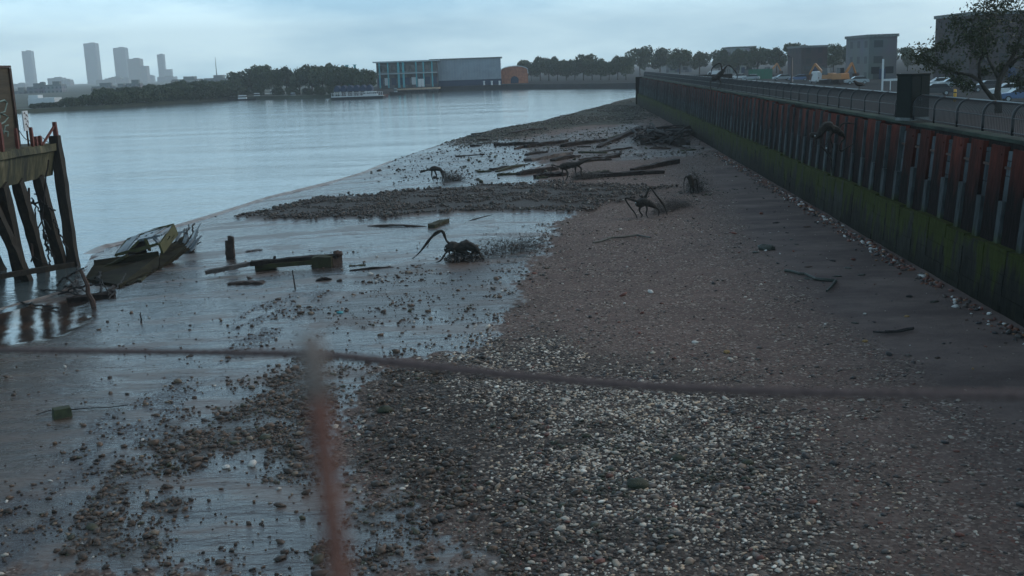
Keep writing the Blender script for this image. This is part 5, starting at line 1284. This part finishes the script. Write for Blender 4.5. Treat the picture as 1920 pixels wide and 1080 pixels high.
def orange_hall():
    p, m_ = placed(966, 166); r = 26*m_
    O_ = empty('brick_hall', (p.x, p.y+12, 1.0), 'orange brick hall with curved pale roof right of the grey shed', 'hall')
    M['obrick'] = mat('orange_brick', (.35,.13,.07), .8, scale=1, var=.25, bump=.2)
    pr = [(-r, 0), (-r, 5.0)]+[(r*math.cos(a), 5.0*max(0, 1-(0)*a)+1.8*math.sin(a)) for a in [math.pi*(1-k/10) for k in range(1, 10)]]+[(r, 3.6), (r, 0)]
    MB().prism(pr, 0, 10).build('wall', 'obrick', O_)
    rf = [(x*1.03, z+.05) for x, z in pr[1:-1]]+[(x*.99, z-.2) for x, z in reversed(pr[1:-1])]
    MB().prism([(x, z+.25) for x, z in rf], -.5, 10.5).build('roof', 'white', O_)
    MB().prism([(-1.6,.1),(-1.6,1.8),(-1,2.6),(0,3),(1,2.6),(1.6,1.8),(1.6,.1)], -.1, .3).build('arched_door', 'navy', O_)
orange_hall()

# ------------------------------------------------------------------ vehicles and things on the car park
def car_proto(kind):
    r = {}
    if kind == 'car':
        Lc, Wc = 4.3, 1.75
        body = [(-2.15,.35),(-2.15,.8),(-2.0,.92),(-1.3,.98),(1.2,.95),(2.0,.85),(2.12,.7),(2.15,.35)]
        cab = [(-1.75,.95),(-1.35,1.40),(.35,1.42),(1.15,.95)]; roof = [(-1.30,1.40),(-1.2,1.47),(.25,1.48),(.36,1.42)]
        wheels = (-1.3, 1.35)
    else:
        Lc, Wc = 5.2, 1.95
        body = [(-2.6,.4),(-2.6,2.2),(-2.5,2.3),(1.1,2.3),(1.6,1.9),(1.7,1.35),(2.4,1.15),(2.6,.9),(2.6,.4)]
        cab = None; roof = [(-2.4,2.3),(-2.3,2.36),(1.0,2.36),(1.1,2.3)]; wheels = (-1.7, 1.65)
    r['body'] = MB().prism(body, -Wc/2, Wc/2)
    if cab: r['cabin_glass'] = MB().prism(cab, -Wc/2+.1, Wc/2-.1); r['roof'] = MB().prism(roof, -Wc/2+.14, Wc/2-.14)
    else:
        r['roof'] = MB().prism(roof, -Wc/2+.1, Wc/2-.1)
        r['side_window'] = MB().prism([(.7,1.4),(.7,1.95),(1.25,1.95),(1.5,1.4)], -Wc/2-.02, Wc/2+.02)
        r['windscreen'] = MB().add([(1.14,-.85,2.28),(1.14,.85,2.28),(1.73,.9,1.38),(1.73,-.9,1.38),(1.05,-.85,2.2),(1.05,.85,2.2),(1.6,.9,1.36),(1.6,-.9,1.36)], [(0,1,2,3),(7,6,5,4),(0,4,5,1),(1,5,6,2),(2,6,7,3),(3,7,4,0)])
    return r, wheels, Wc, Lc
def vehicle(kind, px, base, yaw, paint, label, z=2.2, group=None):
    p = at(px, base, z); parts, wh, Wc, Lc = car_proto(kind)
    v = empty('parked_'+kind, p, label, kind, group, yaw)
    for nm, mb in parts.items(): mb.build(nm, 'glass' if ('glass' in nm or 'window' in nm or 'windscreen' in nm) else paint, v, bevel=.04 if nm == 'body' else 0)
    for x in wh:
        for s in (-1, 1):
            w_ = MB().tube([(x, s*(Wc/2-.2), .32), (x, s*(Wc/2+.02), .32)], .32, 14).build('wheel', 'rubber', v)
            MB().tube([(x, s*(Wc/2+.0), .32), (x, s*(Wc/2+.04), .32)], .19, 10).build('rim', 'silver', w_)
    for s in (-1, 1):
        MB().box((Lc/2-.03, s*Wc*.36, .72 if kind == 'car' else .95), (.08, .32, .16)).build('headlight', 'white', v)
        MB().box((-Lc/2+.02, s*Wc*.4, .78 if kind == 'car' else 1.1), (.08, .2, .2)).build('tail_light', 'redhull', v)
dirw = math.atan2(WD.y, WD.x)
vehicle('van',1338,148.5,dirw+1.4,'white','white van parked behind the climbing creature')
vehicle('car',1384,149,dirw+1.5,'white','white car parked between the white van and the green hoarding')
vehicle('car',1408,150.5,dirw+1.3,'silver','silver car parked just left of the green hoarding')
vehicle('car',1466,151,dirw+1.6,'silver','silver car parked left of the dark lamp post')
vehicle('car',1498,152,dirw+1.4,'blue_paint','blue car parked right of the dark lamp post')
vehicle('van',1534,156,dirw+.1,'white','white van seen end on, left of the orange diggers')
vehicle('car',1606,158,dirw+1.5,'silver','grey car parked right of the orange diggers')
vehicle('car',1752,179,dirw+1.35,'black_paint','dark hatchback parked right of the green cabinet')
vehicle('car',1760,163.5,dirw+1.6,'white','white car in the row behind the dark hatchback')
vehicle('car',1783,165,dirw+1.5,'silver','silver car right of the white car in the back row')
vehicle('car',1850,172,dirw+1.5,'black_paint','dark car seen between the two branches of the near tree')
vehicle('car',1888,180,dirw+1.5,'white','white car parked right of the near tree')
vehicle('car',1912,190,dirw+1.45,'blue_paint','blue car at the right edge beyond the railing')
vehicle('car',1925,177,dirw+1.45,'silver','silver car behind the blue car at the right edge')
vehicle('car',1262,147,dirw+1.5,'black_paint','dark car at the far end of the car park')
def digger(px, base, yaw, label):
    p = at(px, base, 2.2); D_ = empty('digger', p, label, 'digger', rz=yaw)
    MB().box((0,0,1.5), (2.6,2.2,1.1), top=.9).build('engine_body', 'orange', D_, bevel=.06); MB().box((.6,.6,2.4), (1.2,1.0,1.3), top=.85).build('cab', 'glass', D_)
    for s in (-1, 1): MB().prism([(-1.7,.2),(-1.5,0),(1.5,0),(1.7,.2),(1.7,.6),(1.5,.8),(-1.5,.8),(-1.7,.6)], s*1.1-.25, s*1.1+.25).build('track', 'rubber', D_)
    MB().beam((1.2,0,1.8), (3.2,0,3.9), .35, .4, 3, .02).build('boom', 'orange', D_); MB().beam((3.2,0,3.9), (4.4,0,1.8), .28, .3, 3, .02).build('dipper_arm', 'orange', D_)
    MB().prism([(4.0,1.9),(4.8,1.8),(4.7,1.0),(4.2,.8)], -.5, .5).build('bucket', 'rust_dark', D_)
digger(1556,157,2.4,'orange digger with raised arm left of the brick building, in the car park'); digger(1576,158,.6,'second orange digger facing right beside the first one'); digger(1437,147,.3,'small orange digger standing before the green hoarding')
p = at(1436, 149, 2.2); m_ = 1/ppm(p)
h_ = empty('site_hoarding', (p.x, p.y+6, 2.2), 'green site hoarding behind the small orange digger', 'hoarding')
for k in range(6): MB().box(((k-2.5)*46*m_/6, 0, 1.3), (46*m_/6-.06, .12, 2.6)).build('panel', 'green_panel', h_)
for k in range(7): MB().box(((k-3)*46*m_/6, .15, 1.35), (.12, .12, 2.7)).build('post', 'fence', h_)
def column(px, base, h, m_, label, nm='lamp_post', lamp=True, r=.11):
    p = at(px, base, 2.2); L_ = empty(nm, p, label, 'lamp post' if lamp else 'post')
    MB().tube([(0,0,0),(0,0,.5),(0,0,.55),(0,0,h)], [r*1.8,r*1.8,r,r*.7], 10).build('column', m_, L_, True)
    if lamp:
        MB().tube([(0,0,h),(-.5,0,h+.35),(-1.3,0,h+.4)], .06, 6).build('arm', m_, L_); MB().box((-1.7,0,h+.38), (.8,.3,.15), top=.8).build('lamp_head', m_, L_)
column(1484, 158, 5.2, 'fence', 'dark lamp post standing in the car park behind the railing', r=.2)
def frame_gate():
    p = at(1654, 170, 2.2); G_ = empty('goal_frame', p, 'white steel frame with crossbar left of the green cabinet', 'frame')
    MB().box((0,0,2.3), (.22,.22,4.6)).build('post', 'white', G_); MB().box((2.6,0,1.2), (.12,.12,2.4)).build('post', 'white', G_); MB().box((1.5,0,1.55), (3.0,.12,.3)).build('crossbar', 'white', G_)
    MB().box((1.2,0,.7), (.12,.1,1.4)).build('post', 'white', G_)
frame_gate()
b_ = at(1790, 190, 2.2)
B_ = empty('bollard', b_, 'yellow bollard standing alone on the asphalt right of the green cabinet', 'bollard')
MB().tube([(0,0,0),(0,0,1.25),(0,0,1.32)], [.16,.16,.08], 12).build('post', 'yellow', B_, True); MB().tube([(0,0,.9),(0,0,1.02)], .17, 12).build('band', 'rubber', B_)
# dark green cabinet on the promenade
d = ray(1710, 225); cpos = Vector(CAM+d*((4.86-HC)/d[2])); cm_ = 1/ppm(cpos)
K_ = empty('utility_cabinet', cpos, 'tall dark green utility cabinet standing on the promenade behind the railing', 'cabinet', rz=.45)
cw = 50*cm_; chh = 80*cm_
MB().box((0,0,.06), (cw*.98, cw*.72, .12)).build('plinth', 'conc_grey', K_); MB().box((0,0,chh/2+.06), (cw*.95, cw*.7, chh)).build('body', 'cabinet', K_, bevel=.02)
MB().box((0,0,chh+.09), (cw*1.0, cw*.75, .07)).build('lid', 'cabinet', K_, bevel=.02)
for s in (-1, 1):
    dr = MB().box((s*cw*.23, -cw*.355, chh/2+.1), (cw*.43, .02, chh*.88)).build('door', 'cabinet', K_, bevel=.006); MB().box((s*cw*.05, -cw*.37, chh/2), (.03, .03, .16)).build('handle', 'fence_rail', dr)
# bird on the rail
bt = wall_t(1611, 5.86, -1.35); bp_ = wallpt(bt, -1.35, 5.90)
bd = MB(); bd.tube([(-.22,0,.13),(-.12,0,.15),(0,0,.17),(.1,0,.2),(.15,0,.26),(.19,0,.29),(.23,0,.285),(.27,0,.275)], [.015,.05,.085,.08,.05,.045,.02,.006], 10)
for s in (-1, 1): bd.tube([(0,s*.03,.12),(.01,s*.03,.0)], .009, 5)
bo = bd.build('perched_bird', 'bird', smooth=True, loc=bp_); bo.rotation_euler.z = 2.6; bo.scale = (1.25,1.4,1.25); tag(bo, 'dark bird perched on the top rail of the promenade railing', 'bird')

# near tree at the right
def near_tree():
    random.seed(77)
    b0 = at(1872, 207, 4.86); T_ = empty('forked_tree', b0, 'near tree with forked bare trunk and sparse leaves behind the railing at right', 'tree'); m_ = 1/ppm(b0)
    K = lambda px, py, y=0: Vector(((px-1872)*m_+b0.x*0, y, (207-py)*m_))
    tr = MB(); tips = []
    def limb(pts, rr): tr.tube(pts, rr, 9, jit=.08)
    limb([K(1872,212),K(1871,190),K(1868,172),K(1874,150,.2),K(1888,128,.3),K(1905,100,.4),K(1915,60,.3)], [.17,.16,.14,.12,.10,.08,.03])
    limb([K(1869,196),K(1856,182,-.1),K(1841,166,-.2),K(1828,150,-.3),K(1812,140,-.3),K(1785,134,-.2),K(1750,118,-.1),K(1725,96,.1)], [.12,.11,.10,.09,.08,.06,.045,.02])
    limb([K(1888,128,.3),K(1912,110,.2),K(1945,95,0),K(1990,85,0)], [.08,.07,.05,.02]); limb([K(1828,150,-.3),K(1822,120,-.5),K(1830,85,-.6),K(1822,45,-.5)], [.07,.06,.04,.02]); limb([K(1874,150,.2),K(1860,115,.6),K(1850,75,.8),K(1862,30,.6)], [.08,.06,.04,.015])
    tr.build('trunk', 'bark', T_, True)
    cl = [(1790,150,-.4,.38),(1806,160,-.3,.30),(1775,128,-.2,.5),(1740,115,0,.5),(1722,98,.2,.5),(1822,100,-.5,.5),(1825,60,-.5,.6),(1855,80,.7,.5),(1862,40,.6,.65),(1905,95,.3,.55),(1915,60,.3,.7),(1945,98,0,.6),(1985,85,0,.7),(1905,150,.3,.35),(1885,128,.6,.3),(1800,75,-.3,.5),(1940,130,.2,.5),(1912,162,.1,.25),(1845,134,.2,.3),(1765,85,.2,.5),(1790,45,0,.6),(1880,10,.2,.7),(1930,30,.2,.7),(1835,20,-.2,.6)]
    V = []; Tt = []; rg = np.random.default_rng(9)
    for px, py, y, r in cl:
        c0 = np.array(K(px, py, y)); n = int(750*r); nn = rg.normal(0, 1, (n, 3)); c = c0+nn*r*np.array([.55,.55,.42])
        a = rg.normal(0, 1, (n, 3)); a /= np.linalg.norm(a, axis=1)[:, None]; b2 = np.cross(a, rg.normal(0, 1, (n, 3))); b2 /= np.linalg.norm(b2, axis=1)[:, None]; s = .065*rg.uniform(.6, 1.4, n)[:, None]
        V.append(np.stack([c-a*s, c+b2*s*.5, c+a*s, c-b2*s*.5], 1).reshape(-1, 3)); Tt.append(np.repeat(np.clip(rg.normal(.35, .2, n), 0, 1), 4))
    V = np.concatenate(V); me = npmesh('crown', V, np.arange(len(V)).reshape(-1, 4), 'leaf_near', smooth=False); a = me.attributes.new('tint', 'FLOAT', 'POINT'); a.data.foreach_set('value', np.concatenate(Tt).astype(np.float32))
    o = bpy.data.objects.new('crown', me); C.objects.link(o); o.parent = T_
near_tree()
# buildings beyond the car park
def block(px0, px1, base, h, m_, label, dp=16, roofh=.6):
    a = at(px0, base, 2.2); b2 = at(px1, base, 2.2); b2.y = a.y = (a.y+b2.y)/2; wd = (b2.x-a.x); c = (a+b2)/2
    B_ = empty('street_building', (c.x, c.y+dp/2, 2.2), label, 'building')
    MB().box((0,0,h/2), (wd, dp, h)).build('wall', m_, B_); MB().box((0,0,h+roofh/2), (wd+.6, dp+.6, roofh)).build('roof', 'conc_grey', B_)
    n = max(2, int(wd/5))
    for k in range(min(n, 14)):
        x = -wd/2+wd*(k+.5)/min(n, 14)
        w_ = MB().box((x, -dp/2-.03, 1.9), (min(2.2, wd/n*.6), .1, 1.5)).build('window', 'glass', B_)
    MB().box((0, -dp/2-.05, 1.1), (1.4, .12, 2.2)).build('door', 'navy', B_)
block(1722, 2120, 150, 11.5, 'brickbld', 'dark purple brick building beyond the near tree')
block(1600, 1712, 148, 9.0, 'greybld', 'grey rendered building between the brick building and the diggers')
block(1470, 1590, 140, 8.0, 'brickbld', 'low dark brick building behind the dark lamp post')
block(1225, 1330, 136, 7.5, 'greybld', 'distant grey building behind the white van')
block(1340, 1455, 137, 9.5, 'whitebld', 'distant pale building behind the green hoarding')

# ------------------------------------------------------------------ air over the river
hz_ = MB().box((0, 2050, 98), (5600, 5000, 204)).build('haze', 'quay'); tag(hz_, kind='stuff')
hm = bpy.data.materials.new('haze'); hm.use_nodes = True; N = hm.node_tree.nodes; L = hm.node_tree.links
for n_ in list(N):
    if n_.type != 'OUTPUT_MATERIAL': N.remove(n_)
pv = N.new('ShaderNodeVolumePrincipled'); pv.inputs['Color'].default_value = (.90,.97,1,1); pv.inputs['Density'].default_value = .00028; pv.inputs['Anisotropy'].default_value = .2
L.new(pv.outputs[0], [n_ for n_ in N if n_.type == 'OUTPUT_MATERIAL'][0].inputs['Volume']); hz_.data.materials.clear(); hz_.data.materials.append(hm)
sc.cycles.volume_bounces = 1; sc.cycles.max_bounces = 6; sc.cycles.transparent_max_bounces = 6
